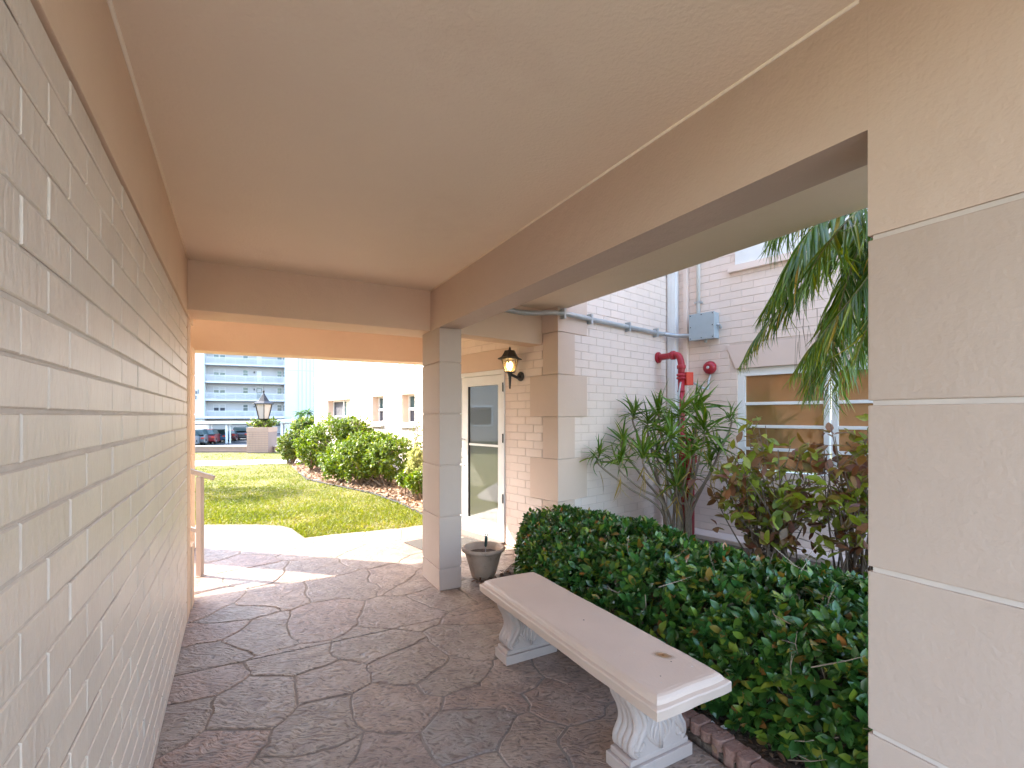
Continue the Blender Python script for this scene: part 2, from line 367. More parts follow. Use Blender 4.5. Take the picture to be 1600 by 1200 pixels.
class MB:
    def __init__(s):
        s.v = []; s.f = []
    def add(s, vs, fs):
        k = len(s.v)
        s.v += [tuple(v) for v in vs]
        s.f += [tuple(i + k for i in f) for f in fs]
        return s
    def obox(s, o, ax, ay, az):
        """box from corner o with edge vectors"""
        o, ax, ay, az = Vector(o), Vector(ax), Vector(ay), Vector(az)
        vs = [o, o + ax, o + ax + ay, o + ay, o + az, o + ax + az, o + ax + ay + az, o + ay + az]
        fs = [(0, 3, 2, 1), (4, 5, 6, 7), (0, 1, 5, 4), (1, 2, 6, 5), (2, 3, 7, 6), (3, 0, 4, 7)]
        if ax.cross(ay).dot(az) < 0: fs = [tuple(reversed(f)) for f in fs]
        return s.add(vs, fs)
    def box(s, x0, x1, y0, y1, z0, z1):
        return s.obox((x0, y0, z0), (x1 - x0, 0, 0), (0, y1 - y0, 0), (0, 0, z1 - z0))
    def wbox(s, o, a, s0, s1, n0, n1, z0, z1):
        """box on a wall: s along a, n outward (right of a)"""
        a = Vector((a[0], a[1], 0)); n = Vector((a.y, -a.x, 0))
        c = Vector((o[0], o[1], 0)) + a * s0 + n * n0 + Vector((0, 0, z0))
        return s.obox(c, a * (s1 - s0), n * (n1 - n0), (0, 0, z1 - z0))
    def prism(s, poly, z0, z1):
        n = len(poly)
        vs = [(p[0], p[1], z0) for p in poly] + [(p[0], p[1], z1) for p in poly]
        fs = [tuple(reversed(range(n))), tuple(range(n, 2 * n))]
        fs += [(i, (i + 1) % n, n + (i + 1) % n, n + i) for i in range(n)]
        return s.add(vs, fs)
    def extrude(s, poly, ev):
        """3D planar polygon swept by vector ev"""
        n = len(poly); ev = Vector(ev)
        vs = [Vector(p) for p in poly] + [Vector(p) + ev for p in poly]
        fs = [tuple(reversed(range(n))), tuple(range(n, 2 * n))]
        fs += [(i, (i + 1) % n, n + (i + 1) % n, n + i) for i in range(n)]
        return s.add(vs, fs)
    def tube(s, pts, r, n=8, caps=True):
        pts = [Vector(p) for p in pts]
        rs = r if isinstance(r, (list, tuple)) else [r] * len(pts)
        rings = []
        up = None
        for i, p in enumerate(pts):
            if i == 0: t = pts[1] - p
            elif i == len(pts) - 1: t = p - pts[-2]
            else: t = pts[i + 1] - pts[i - 1]
            t.normalize()
            if up is None:
                up = Vector((0, 0, 1)) if abs(t.z) < 0.9 else Vector((1, 0, 0))
            u = t.cross(up)
            if u.length < 1e-4: u = t.orthogonal()
            u.normalize()
            v = u.cross(t).normalized(); up = v
            rings.append([p + (u * math.cos(2 * math.pi * k / n) + v * math.sin(2 * math.pi * k / n)) * rs[i] for k in range(n)])
        vs = [q for rg in rings for q in rg]
        fs = []
        for i in range(len(pts) - 1):
            for k in range(n):
                a, b = i * n + k, i * n + (k + 1) % n
                fs.append((a, a + n, b + n, b))
        if caps:
            fs.append(tuple(range(n))); fs.append(tuple(reversed(range(len(vs) - n, len(vs)))))
        return s.add(vs, fs)
    def lathe(s, c, prof, n=20, axis=None, ph=0.0):
        """prof = [(r,z)...] about vertical axis at c, or about unit vector axis"""
        c = Vector(c)
        if axis is None: ax, u, v = Vector((0, 0, 1)), Vector((1, 0, 0)), Vector((0, 1, 0))
        else:
            ax = Vector(axis).normalized(); u = ax.orthogonal().normalized(); v = ax.cross(u)
        vs = []
        for r, z in prof:
            for k in range(n):
                a = 2 * math.pi * k / n + ph
                vs.append(c + ax * z + (u * math.cos(a) + v * math.sin(a)) * max(r, 1e-4))
        fs = []
        for i in range(len(prof) - 1):
            for k in range(n):
                a, b = i * n + k, i * n + (k + 1) % n
                fs.append((a, b, b + n, a + n))
        fs.append(tuple(reversed(range(n)))); fs.append(tuple(range(len(vs) - n, len(vs))))
        return s.add(vs, fs)
    def mesh(s, name, mat, smooth=False):
        me = bpy.data.meshes.new(name)
        me.from_pydata(s.v, [], s.f)
        me.materials.append(mat if not isinstance(mat, str) else M[mat])
        if smooth:
            me.polygons.foreach_set('use_smooth', [True] * len(me.polygons))
        me.update()
        return me
    def build(s, name, mat, parent=None, smooth=False, bevel=0.0, kind=None, label=None, autosmooth=False, rel=None):
        me = s.mesh(name, mat, smooth)
        if bevel:
            bm = bmesh.new(); bm.from_mesh(me)
            bmesh.ops.bevel(bm, geom=bm.edges[:], offset=bevel, segments=2, profile=0.6, affect='EDGES', clamp_overlap=True)
            bm.to_mesh(me); bm.free()
        # put the origin at the mesh's centre
        if len(me.vertices):
            c = Vector((0, 0, 0)); co = np.empty(len(me.vertices) * 3); me.vertices.foreach_get('co', co)
            co = co.reshape(-1, 3); lo, hi = co.min(0), co.max(0); cc = (lo + hi) / 2; cc[2] = lo[2]
            me.vertices.foreach_set('co', (co - cc).ravel()); me.update()
            o = link(name, me, parent, loc=Vector(cc))
        else:
            o = link(name, me, parent, loc=(0, 0, 0))
        if kind: o['kind'] = kind
        if label: o['label'] = label
        return o

# ------------------------------------------------------------------ leaves
def leaf_templ(L=1.0, W=0.4, fold=0.12, curl=0.15, wide=0.45):
    """a folded, curled leaf along +y, face up +z"""
    st = [(0.0, 0.04), (0.22, 0.7), (wide, 1.0), (0.75, 0.72), (1.0, 0.0)]
    vs = []; fs = []
    for y, wd in st:
        z = -curl * L * y * y
        vs += [(-wd * W / 2, y * L, z + fold * wd * W), (0, y * L, z), (wd * W / 2, y * L, z + fold * wd * W)]
    for i in range(len(st) - 1):
        a = i * 3
        fs += [(a, a + 1, a + 4, a + 3), (a + 1, a + 2, a + 5, a + 4)]
    return np.array(vs, float), fs

def strip_templ(L=1.0, W=0.05, droop=0.5, n=6, base=0.6, fold=0.25):
    vs = []; fs = []
    for i in range(n + 1):
        u = i / n
        wd = (base + (1 - base) * min(1, u * 3)) * (1 - max(0, (u - 0.35) / 0.65) ** 1.6)
        wd = max(wd, 0.02)
        ang = droop * u
        y = L * (math.sin(ang) / droop if droop > 1e-3 else u)
        z = -L * ((1 - math.cos(ang)) / droop if droop > 1e-3 else 0)
        vs += [(-wd * W / 2, y, z + fold * wd * W), (0, y, z), (wd * W / 2, y, z + fold * wd * W)]
    for i in range(n):
        a = i * 3
        fs += [(a, a + 1, a + 4, a + 3), (a + 1, a + 2, a + 5, a + 4)]
    return np.array(vs, float), fs

def basis(dirs, ups):
    """rotation matrices with y = dirs, z near ups"""
    y = dirs / np.linalg.norm(dirs, axis=1, keepdims=True)
    x = np.cross(y, ups); nx = np.linalg.norm(x, axis=1, keepdims=True); x = x / np.maximum(nx, 1e-6)
    z = np.cross(x, y)
    return np.stack([x, y, z], axis=2)

def mass(name, templs, pos, dirs, ups, scl, rnd, mat, parent=None, kind='stuff', label=None, origin=None):
    """many leaves joined in one mesh"""
    N = len(pos)
    R = basis(dirs, ups)
    nt_ = len(templs)
    which = np.arange(N) % nt_
    V = []; Fc = []; LT = []; RN = []; off = 0
    for k, (tv, tf) in enumerate(templs):
        idx = np.where(which == k)[0]
        if not len(idx): continue
        vv = np.einsum('nij,vj->nvi', R[idx], tv) * scl[idx][:, None, None] + pos[idx][:, None, :]
        nv = len(tv)
        fa = np.array(tf)
        ff = fa[None] + (np.arange(len(idx)) * nv)[:, None, None] + off
        V.append(vv.reshape(-1, 3)); Fc.append(ff.reshape(-1, fa.shape[1]))
        RN.append(np.repeat(rnd[idx], len(tf)))
        off += len(idx) * nv
    V = np.concatenate(V); Fc = np.concatenate(Fc); RN = np.concatenate(RN)
    o0 = np.array(origin if origin is not None else V.mean(0)); V = V - o0
    me = bpy.data.meshes.new(name)
    me.vertices.add(len(V)); me.vertices.foreach_set('co', V.ravel())
    k = Fc.shape[1]
    me.loops.add(Fc.size); me.loops.foreach_set('vertex_index', Fc.ravel().astype(np.int32))
    me.polygons.add(len(Fc)); me.polygons.foreach_set('loop_start', (np.arange(len(Fc)) * k).astype(np.int32))
    me.update(calc_edges=True)
    me.polygons.foreach_set('use_smooth', [True] * len(Fc))
    at = me.attributes.new('rnd', 'FLOAT', 'FACE'); at.data.foreach_set('value', RN.astype(np.float32))
    me.materials.append(M[mat])
    o = link(name, me, parent, loc=Vector(o0))
    if kind: o['kind'] = kind
    if label: o['label'] = label
    return o

def singles(name, templs, pos, dirs, ups, scl, rnd, mat, parent, idx, bins=12):
    """leaves as objects of their own that share a few meshes"""
    R = basis(dirs, ups)
    cache = {}
    pl = world_loc(parent)
    for i in idx:
        t = int(i) % len(templs); b = int(rnd[i] * bins)
        key = (t, b)
        if key not in cache:
            tv, tf = templs[t]
            me = bpy.data.meshes.new(name); me.from_pydata([tuple(v) for v in tv], [], tf)
            me.polygons.foreach_set('use_smooth', [True] * len(me.polygons))
            at = me.attributes.new('rnd', 'FLOAT', 'FACE')
            at.data.foreach_set('value', [min(1, (b + 0.5) / bins)] * len(tf))
            me.materials.append(M[mat]); cache[key] = me
        o = bpy.data.objects.new(name, cache[key]); COL.objects.link(o); o.parent = parent
        m3 = Matrix([list(r) for r in R[i]]).to_4x4()
        o.rotation_euler = m3.to_euler()
        o.location = Vector(pos[i]) - pl
        o.scale = (scl[i],) * 3

def split_leaves(root, name, mname, templs, pos, dirs, ups, scl, rnd, mat, n=300, lim=None):
    """the n leaves that show largest become parts, the rest one stuff part"""
    px = 800 + F * pos[:, 0] / pos[:, 1]; py = HY - F * (pos[:, 2] - EYE) / pos[:, 1]
    x0, x1, y0, y1 = lim or (0, 1350, 0, 1190)
    ok = (px > x0) & (px < x1) & (py > y0) & (py < y1)
    size = scl / pos[:, 1] * ok
    if lim is None or True:
        # prefer the outermost (nearest to the camera) ones
        order = np.argsort(-size)
    sel = order[:n]
    rest = np.setdiff1d(np.arange(len(pos)), sel)
    singles(name, templs, pos, dirs, ups, scl, rnd, mat, root, sel)
    if len(rest):
        mass(mname, templs, pos[rest], dirs[rest], ups[rest], scl[rest], rnd[rest], mat, root)

rng = np.random.default_rng(7)
random.seed(7)
def unit(v): return v / np.linalg.norm(v, axis=-1, keepdims=True)
# ================================================================== large structure
# ---- bricks
BR_CACHE = {}
def brick_mesh(name, L, H, mat, dep=0.012, joint=0.008, bev=0.003):
    key = (name, round(L, 3), round(H, 4), mat, dep)
    if key in BR_CACHE: return BR_CACHE[key]
    l = L - joint * 0.55; h = H - joint
    mb = MB()
    x0, x1 = -l / 2, l / 2; z0, z1 = -h / 2, h / 2
    b = bev
    vs = [(x0, 0, z0), (x1, 0, z0), (x1, 0, z1), (x0, 0, z1),
          (x0, -dep + b, z0), (x1, -dep + b, z0), (x1, -dep + b, z1), (x0, -dep + b, z1),
          (x0 + b, -dep, z0 + b), (x1 - b, -dep, z0 + b), (x1 - b, -dep, z1 - b), (x0 + b, -dep, z1 - b)]
    fs = [(8, 9, 10, 11), (4, 5, 9, 8), (5, 6, 10, 9), (6, 7, 11, 10), (7, 4, 8, 11),
          (0, 1, 5, 4), (1, 2, 6, 5), (2, 3, 7, 6), (3, 0, 4, 7)]
    mb.add(vs, fs)
    me = mb.mesh(name, mat)
    BR_CACHE[key] = me
    return me

def lay(o, a, s0, s1, z0, z1, L, H, holes=(), phase=0.0, zphase=0.0, half=0.5):
    """list of bricks (s centre, z centre, length, height)"""
    out = []
    k0 = math.floor((z0 - zphase) / H)
    z = zphase + k0 * H; row = k0
    while z < z1 - 1e-6:
        za, zb = max(z, z0), min(z + H, z1)
        if zb - za > 0.02:
            zc = (za + zb) / 2
            segs = [(s0, s1)]
            for (h0, h1, hz0, hz1) in holes:
                if hz0 < zc < hz1:
                    ns = []
                    for p, q in segs:
                        if h1 <= p or h0 >= q: ns.append((p, q)); continue
                        if h0 > p: ns.append((p, h0))
                        if h1 < q: ns.append((h1, q))
                    segs = ns
            off = phase + (row % 2) * L * half
            for p, q in segs:
                i = math.floor((p - off) / L)
                x = off + i * L
                while x < q - 1e-6:
                    xa, xb = max(x, p), min(x + L, q)
                    if xb - xa > 0.03: out.append(((xa + xb) / 2, zc, xb - xa, zb - za))
                    x += L
        z += H; row += 1
    return out

def place_bricks(root, name, o, a, bricks, mat, limit=300, dep=0.012, joint=0.008, stuffname='brickwork', minpx=0, n0=0.0, pxr=(0, 1600), jit=0.0012, scorer=None):
    """the bricks that show largest are parts, the others one joined part"""
    a3 = Vector((a[0], a[1], 0)); n3 = Vector((a3.y, -a3.x, 0)); o3 = Vector((o[0], o[1], 0))
    ang = math.atan2(a3.y, a3.x)
    sc = []
    for b in bricks:
        c = o3 + a3 * b[0] + Vector((0, 0, b[1])) + n3 * n0
        v = 0
        if c.y > 0.3:
            px, py = project(c)
            if pxr[0] < px < pxr[1] and -60 < py < 1230:
                q = project(c + a3 * b[2]); v = (abs(q[0] - px) + 1e-3) * (F * b[3] / c.y)
        sc.append((v, c, b))
    return ang, n3, sc

def emit_bricks(root, items, mat, limit, name='brick', stuffname='brickwork', dep=0.012, joint=0.008, jit=0.0012):
    """items: list of (score, centre, brick, angle, normal)"""
    items = sorted(items, key=lambda x: -x[0])
    pl = world_loc(root)
    rest = MB()
    for i, (v, c, b, ang, n3) in enumerate(items):
        me = brick_mesh(name, b[2], b[3], mat, dep, joint)
        off = n3 * random.uniform(-jit, jit)
        if i < limit and v > 0:
            o = bpy.data.objects.new(name, me); COL.objects.link(o); o.parent = root
            o.location = c + off - pl
            o.rotation_euler = (random.uniform(-.004, .004), 0, ang)
        else:
            ca, sa = math.cos(ang), math.sin(ang)
            vs = [(c.x + off.x + x.co.x * ca - x.co.y * sa, c.y + off.y + x.co.x * sa + x.co.y * ca, c.z + x.co.z) for x in me.vertices]
            rest.add(vs, [tuple(p.vertices) for p in me.polygons])
    if rest.v:
        rest.build(stuffname, mat, root, kind='stuff')

# ---- ground sheets
g = MB()
g.prism([(-300, -60), (300, -60), (300, 400), (-300, 400)], -1.62, -1.60)
g = g.build('ground', 'asphalt', kind='structure')
z0 = MB()
lot = MB(); lot.prism([(-90, 20.9), (40, 20.9), (40, 140), (-90, 140)], -1.5, -1.4)
lot.build('parking_lot', 'asphalt', kind='structure')
# lawn terrace (its top a little under the pavement)
lw = MB(); lw.prism([(-60, -40), (60, -40), (60, 20.85), (-60, 20.85)], -1.7, -0.03)
lawn = lw.build('lawn', 'lawn', kind='structure')

# paths
def flat(name, poly, z0, z1, mat, kind='structure', bevel=0.0):
    m = MB(); m.prism(poly, z0, z1)
    return m.build(name, mat, kind=kind, bevel=bevel)
q = [gnd(250, 731), gnd(470, 722.5), gnd(500, 718), gnd(460, 717.2), gnd(250, 723.5)]
flat('path', [(-14, 13.4), (q[1].x, q[1].y), (-5.4, 17.0), (q[3].x, q[3].y), (-16, 15.6)], -0.06, -0.008, 'path')
A_ = [gnd(200, 822), gnd(300, 819.5), gnd(400, 819), gnd(440, 821), gnd(455, 825), gnd(478, 841)]
ap = [(v.x, v.y) for v in A_] + [(gnd(318, 858).x, gnd(318, 858).y), (-5.0, 4.6), (-6.5, 5.0), (-6.6, 6.6)]
flat('apron', list(reversed(ap)), -0.08, -0.004, 'concrete')

# ---- stamped stone pavement
def clip(poly, p, n):
    """keep the side where (x-p).n <= 0"""
    out = []
    for i in range(len(poly)):
        a, b = poly[i], poly[(i + 1) % len(poly)]
        da = (a[0] - p[0]) * n[0] + (a[1] - p[1]) * n[1]
        db = (b[0] - p[0]) * n[0] + (b[1] - p[1]) * n[1]
        if da <= 0: out.append(a)
        if (da < 0) != (db < 0) and abs(da - db) > 1e-12:
            t = da / (da - db); out.append((a[0] + (b[0] - a[0]) * t, a[1] + (b[1] - a[1]) * t))
    return out

def halfplane(p, q, keep):
    """half plane bounded by line pq that holds point keep"""
    n = (q[1] - p[1], -(q[0] - p[0])); l = math.hypot(*n); n = (n[0] / l, n[1] / l)
    if (keep[0] - p[0]) * n[0] + (keep[1] - p[1]) * n[1] > 0: n = (-n[0], -n[1])
    return (p, n)

def zp(x, y): return (200 + x / 2.667, 880 + y / 2.667)
def bp_(x, y): return (740 + x / 3.636, 880 + y / 3.636)
seeds_px = [zp(820, 480), zp(500, 590), zp(240, 520), zp(180, 660), zp(790, 700), zp(380, 800), zp(1110, 600), zp(1170, 415),
            zp(1400, 470), zp(1430, 700), zp(700, 415), zp(1030, 330), zp(1440, 300), zp(1080, 830), zp(800, 850),
            bp_(180, 660), bp_(60, 810), bp_(430, 800), bp_(390, 1010), bp_(700, 1010), bp_(560, 610), bp_(40, 290),
            (100, 1240), (330, 1290), (620, 1300), (760, 1250), (905, 1310)]
seeds = []
for x, y in seeds_px:
    v = gnd(x, y); seeds.append((v.x, v.y))
seedsB = [zp(330, 370), zp(330, 280), zp(560, 290), zp(800, 250), zp(450, 195), zp(560, 150), zp(900, 90), zp(1150, 220), zp(1120, 60), zp(1360, 150),
          zp(340, 170), (655, 905), (760, 925)]
for x, y in seedsB:
    v = gnd(x, y); seeds.append((v.x, v.y))
v = gnd(585, 868); seeds.append((v.x, v.y))
rs = random.Random(3)
tries = 0
while tries < 5000:
    tries += 1
    d_, t_ = rs.uniform(-3.5, 9.5), rs.uniform(-2.2, 4.2)
    p = P(d_, t_)
    if all((p.x - s[0]) ** 2 + (p.y - s[1]) ** 2 > 0.50 ** 2 for s in seeds): seeds.append((p.x, p.y))

JD = 3.48
jo = P(JD, 0)
e1, e2, e3 = gnd(478, 840), gnd(660, 822), gnd(318, 858)
inside = (P(4.5, 0.6).x, P(4.5, 0.6).y)
regA = [halfplane(P(JD - 0.004, 0), P(JD - 0.004, 1), P(1, 1)), halfplane(P(0, 1.86), P(1, 1.86), P(1, 1)),
        halfplane(P(0, -0.75), P(1, -0.75), P(1, 1)), halfplane(P(-3, 0), P(-3, 1), P(1, 1))]
regB = [halfplane(P(JD + 0.004, 0), P(JD + 0.004, 1), P(5, 1)), halfplane(e1, e2, inside), halfplane(e3, e1, inside),
        halfplane(P(0, -1.2), P(1, -1.2), P(1, 1)), halfplane(P(0, 3.6), P(1, 3.6), P(1, 1))]
pav = MB()
big = [P(-3, -0.75), P(-3, 1.86), P(JD, 1.86), P(JD, -0.75)]
pav.prism([(p.x, p.y) for p in big], -0.12, -0.0040)
bb = [(-40, -40), (40, -40), (40, 40), (-40, 40)]
pb = bb
for p, n in regB: pb = clip(pb, p, n)
pav.prism(pb, -0.12, -0.0043)
pavement = pav.build('pavement', 'grout', kind='structure')

def noise2(p, s, k):
    return Vector((noise.noise(Vector((p[0] * s, p[1] * s, k))), noise.noise(Vector((p[0] * s, p[1] * s, k + 9.3)))))
count = 0
for reg in (regA, regB):
    for i, s in enumerate(seeds):
        d_, t_ = dt(s)
        poly = [(s[0] - 1.2, s[1] - 1.2), (s[0] + 1.2, s[1] - 1.2), (s[0] + 1.2, s[1] + 1.2), (s[0] - 1.2, s[1] + 1.2)]
        near = sorted(seeds, key=lambda q: (q[0] - s[0]) ** 2 + (q[1] - s[1]) ** 2)[1:18]
        for q in near:
            n = (q[0] - s[0], q[1] - s[1]); l = math.hypot(*n); n = (n[0] / l, n[1] / l)
            m_ = ((s[0] + q[0]) / 2 - n[0] * 0.0055, (s[1] + q[1]) / 2 - n[1] * 0.0055)
            poly = clip(poly, m_, n)
            if not poly: break
        for p, n in reg:
            if poly: poly = clip(poly, p, n)
        if len(poly) < 3: continue
        area = abs(sum(poly[k][0] * poly[(k + 1) % len(poly)][1] - poly[(k + 1) % len(poly)][0] * poly[k][1] for k in range(len(poly)))) / 2
        if area < 0.004: continue
        # irregular edges: the same smooth displacement for both neighbours
        pts = []
        for k in range(len(poly)):
            a, b = poly[k], poly[(k + 1) % len(poly)]
            L_ = math.hypot(b[0] - a[0], b[1] - a[1]); m_ = max(1, int(L_ / 0.05))
            for j in range(m_):
                t = j / m_; x = (a[0] + (b[0] - a[0]) * t, a[1] + (b[1] - a[1]) * t)
                w_ = noise2(x, 2.6, 1.0) * 0.11 + noise2(x, 9, 4.0) * 0.022 + noise2(x, 30, 6.0) * 0.004
                dd, tt = dt(x)
                f = min(1, abs(dd - JD) / 0.08) * (1 if reg is regA or True else 1)
                if reg is regA: f *= min(1, max(0, abs(tt - 1.86)) / 0.08)
                pts.append((x[0] + w_[0] * f, x[1] + w_[1] * f))
        c = (sum(p[0] for p in pts) / len(pts), sum(p[1] for p in pts) / len(pts))
        n_ = len(pts); tz = [rs.uniform(-0.002, 0.002) for _ in range(2)]
        def zz(p, base): return base + (p[0] - c[0]) * tz[0] * 2 + (p[1] - c[1]) * tz[1] * 2
        vs = [(p[0], p[1], -0.0085) for p in pts]
        vs += [(p[0], p[1], zz(p, -0.0035)) for p in pts]
        vs += [(p[0] + (c[0] - p[0]) * 0.03, p[1] + (c[1] - p[1]) * 0.03, zz(p, 0.0)) for p in pts]
        vs.append((c[0], c[1], 0.001))
        fs = []
        for k in range(n_):
            k2 = (k + 1) % n_
            fs += [(k, k2, n_ + k2, n_ + k), (n_ + k, n_ + k2, 2 * n_ + k2, 2 * n_ + k), (2 * n_ + k, 2 * n_ + k2, 3 * n_)]
        mb = MB().add(vs, fs)
        mb.build('stone', 'stone', pavement); count += 1

# ---- planting bed (soil) and mulch bed
bed = [P(-1.5, 1.88), P(2.6, 1.88), P(3.9, 1.95), P(4.35, 2.4), P(4.45, 3.1), P(4.35, 3.9), P(4.0, 5.6), P(-1.5, 8.5)]
bd = MB(); bd.prism([(p.x, p.y) for p in bed], -0.1, 0.02)
soil = bd.build('planting_bed', 'soil', kind='structure')
mb_ = [gnd(455, 727), gnd(466, 737), gnd(480, 748), gnd(520, 757), gnd(580, 769), gnd(625, 785), gnd(665, 805), (0.3, 7.5), (-2.0, 12.0), (-7.7, 18.6), (-6.8, 18.8), (-6.0, 16.6)]
m_ = MB(); m_.prism([(p[0], p[1]) for p in mb_], -0.05, 0.0)
mulch = m_.build('mulch_bed', 'mulch', kind='structure')
ed = MB(); ed.tube([Vector((p[0], p[1], -0.01)) for p in mb_[1:7]], 0.02, 6)
tag(ed.build('lawn_edging', 'tyre'), 'thin black edging strip curving between the lawn and the bark mulch', 'edging')

# ---- breezeway: ceiling, beams, lintel
LO = Vector((-1.595, 2.125))
CZ = 2.705; BZ = 2.335
bw = empty('breezeway', (0.0, 3.0, 0.0), 'peach stucco breezeway overhead, with its ceiling, beams and end lintel', 'breezeway')
def dbox(d0, d1, t0, t1, z0, z1, mb=None):
    mb = mb or MB()
    return mb.obox(P(d0, t0, z0), D.to_3d() * (d1 - d0) if False else Vector((D.x, D.y, 0)) * (d1 - d0), Vector((T.x, T.y, 0)) * (t1 - t0), (0, 0, z1 - z0))
c_ = MB()
pl_ = [P(-1.3, -1.0), P(-1.3, 1.50), P(4.26, 1.50), P(4.26, -1.4)]
c_.prism([(p.x, p.y) for p in pl_], CZ, CZ + 0.25)
c_.build('ceiling', 'ceiling', bw)
c_ = MB(); dbox(4.64, 7.4, -2.6, 1.699, CZ, CZ + 0.25, c_)
c_.build('ceiling', 'ceiling', bw)
# side beam, plus its upstand
dbox(0.6792, 4.2495, 1.49, 1.697, BZ, 2.96).build('beam', 'topstucco', bw)
dbox(4.25, 4.65, -0.62, 1.70, BZ, 2.96).build('beam', 'stucco', bw, bevel=0.004)
# end lintel, runs on to the left over the side steps
ln0 = Vector((-3.786, 5.69)); 
dbox(6.83, 7.15, -5.5, 2.75, BZ, 2.96).build('lintel', 'stucco', bw, bevel=0.004)
# cross beam from the column to the wing
c0 = Vector((0.341, 5.33)); cb = MB()
cb.obox(Vector((c0.x, c0.y, BZ + 0.004)), Vector((-T2.x, -T2.y, 0)) * 1.35, Vector((D2.x, D2.y, 0)) * 0.22, (0, 0, CZ + 0.02 - BZ))
cb.build('beam', 'stucco', bw, bevel=0.003)
# roof slab over the courtyard side
sl = MB(); dbox(-1.3, 5.6, 1.697, 3.06, 2.722, 2.95, sl); sl.build('overhang_slab', 'ceiling', bw, bevel=0.004)
rb = MB(); pp = [P(4.3, 1.70), P(8.2, 1.70), P(8.2, 3.3), P(5.0, 3.3), P(4.3, 2.2)]
rb.prism([(p.x, p.y) for p in pp], 2.725, 2.94); rb.build('porch_ceiling', 'ceiling', bw)
# solid block added above, never in the picture, to shade the court
up = MB(); pp = [P(-1.3, -3.0), P(-1.3, 1.75), P(7.3, 1.75), P(7.3, -3.0)]
up.prism([(p.x, p.y) for p in pp], 2.97, 7.2); up.build('upper_shade_block', 'whitebrick', bw)
# beads of sealant along the ceiling
cj = MB(); cj.tube([P(0.7, 1.487, CZ - 0.002), P(4.24, 1.487, CZ - 0.002)], 0.007, 6)
cj.build('sealant_bead', 'ceiling', bw, smooth=True)
cj = MB(); e0 = LO + DL * (-1.9) + TL * 0.017; e1_ = LO + DL * 2.0 + TL * 0.017
cj.tube([(e0.x, e0.y, CZ - 0.002), (e1_.x, e1_.y, CZ - 0.002)], 0.008, 6); cj.build('sealant_bead', 'ceiling', bw, smooth=True)
# post at the far left
pst = empty('stucco_post', P(6.35, -0.6), 'tan stucco post at the far left end of the breezeway, behind the handrail', 'post')
zs = [-0.02, 0.197, 0.655, 1.112, 1.57, 2.027, BZ]
for a_, b_ in zip(zs[:-1], zs[1:]):
    dbox(6.42, 6.78, -0.885, -0.53, a_ + 0.004, b_ - 0.004).build('block', 'stucco', pst, bevel=0.006)
dbox(6.43, 6.77, -0.875, -0.54, -0.02, BZ - 0.001).build('core', 'stucco', pst)

# ---- stucco column
col_ = empty('stucco_column', P(4.25, 1.6), 'freestanding square column of stacked stucco blocks between the bench and the glass door', 'column')
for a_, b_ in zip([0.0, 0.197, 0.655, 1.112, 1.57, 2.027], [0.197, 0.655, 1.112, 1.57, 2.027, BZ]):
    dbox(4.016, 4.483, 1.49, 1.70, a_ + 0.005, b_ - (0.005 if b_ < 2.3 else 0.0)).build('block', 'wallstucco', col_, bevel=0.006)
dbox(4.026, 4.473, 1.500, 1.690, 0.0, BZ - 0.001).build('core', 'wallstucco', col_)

# ---- near right wall with pale grooves
rw = empty('stucco_wall', P(-0.5, 1.6), 'large blank beige stucco wall on the near right with pale horizontal grooves', 'wall')
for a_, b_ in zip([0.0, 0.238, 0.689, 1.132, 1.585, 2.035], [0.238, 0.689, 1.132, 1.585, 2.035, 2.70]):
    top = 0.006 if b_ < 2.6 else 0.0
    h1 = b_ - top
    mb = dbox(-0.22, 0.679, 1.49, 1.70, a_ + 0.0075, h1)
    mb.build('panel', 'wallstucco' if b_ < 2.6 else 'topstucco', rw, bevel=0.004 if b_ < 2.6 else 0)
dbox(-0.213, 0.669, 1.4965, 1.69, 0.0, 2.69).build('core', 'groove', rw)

# ---- left brick wall
lw_ = empty('brick_wall', (-1.9, 2.4, 0), 'long pale painted brick wall running down the left side of the breezeway', 'wall')
sA, sB = -1.95, 1.70
H_ = 0.0935
br = lay(LO, DL, sA, sB, 0.0, 2.30, 0.281, H_, phase=s_at(LO, DL, 105), zphase=1.5575 - 17 * H_)
rj = random.Random(2); rows = {}
br = [(a_ + rj.uniform(-.002, .002), z_ + rows.setdefault(round(z_, 3), rj.uniform(-.0016, .0016)), l_, h_) for a_, z_, l_, h_ in br]
ang, n3, sc = place_bricks(lw_, 'brick', LO, DL, br, 'brick')
emit_bricks(lw_, [(v, c, b, ang, n3) for v, c, b in sc], 'brick', 300, dep=0.005, joint=0.0085, jit=0.0012)
w_ = MB(); w_.wbox(LO, DL, sA, sB, -0.30, 0.0, 0.0, 2.30); w_.build('mortar', 'mortar', lw_)
w_ = MB(); w_.wbox(LO, DL, sA, sB + 0.46, -0.30, 0.014, 2.303, CZ); w_.build('plaster_band', 'stucco', lw_, bevel=0.003)
w_ = MB(); w_.wbox(LO, DL, sB + 0.003, sB + 0.06, -0.30, 0.008, 0.0, 2.30); w_.build('end_jamb', 'stucco', lw_, bevel=0.003)
w_ = MB(); w_.wbox(LO, DL, sB + 0.062, sB + 0.28, -0.30, 0.008, 0.0, 2.30); w_.build('end_pilaster', 'stucco', lw_, bevel=0.003)
w_ = MB(); w_.wbox(LO, DL, sB + 0.283, sB + 0.48, -0.30, 0.02, 0.0, 0.50); w_.build('low_ledge', 'stucco', lw_, bevel=0.003)
w_ = MB(); w_.prism([(p.x, p.y) for p in (P(-14, -6), P(-14, 7), P(-3.0, 7), P(-3.0, -6))], -0.05, -0.004)
w_.build('bounce_slab', 'path', kind='structure')  # pale slab added unseen behind the camera to bounce light inside
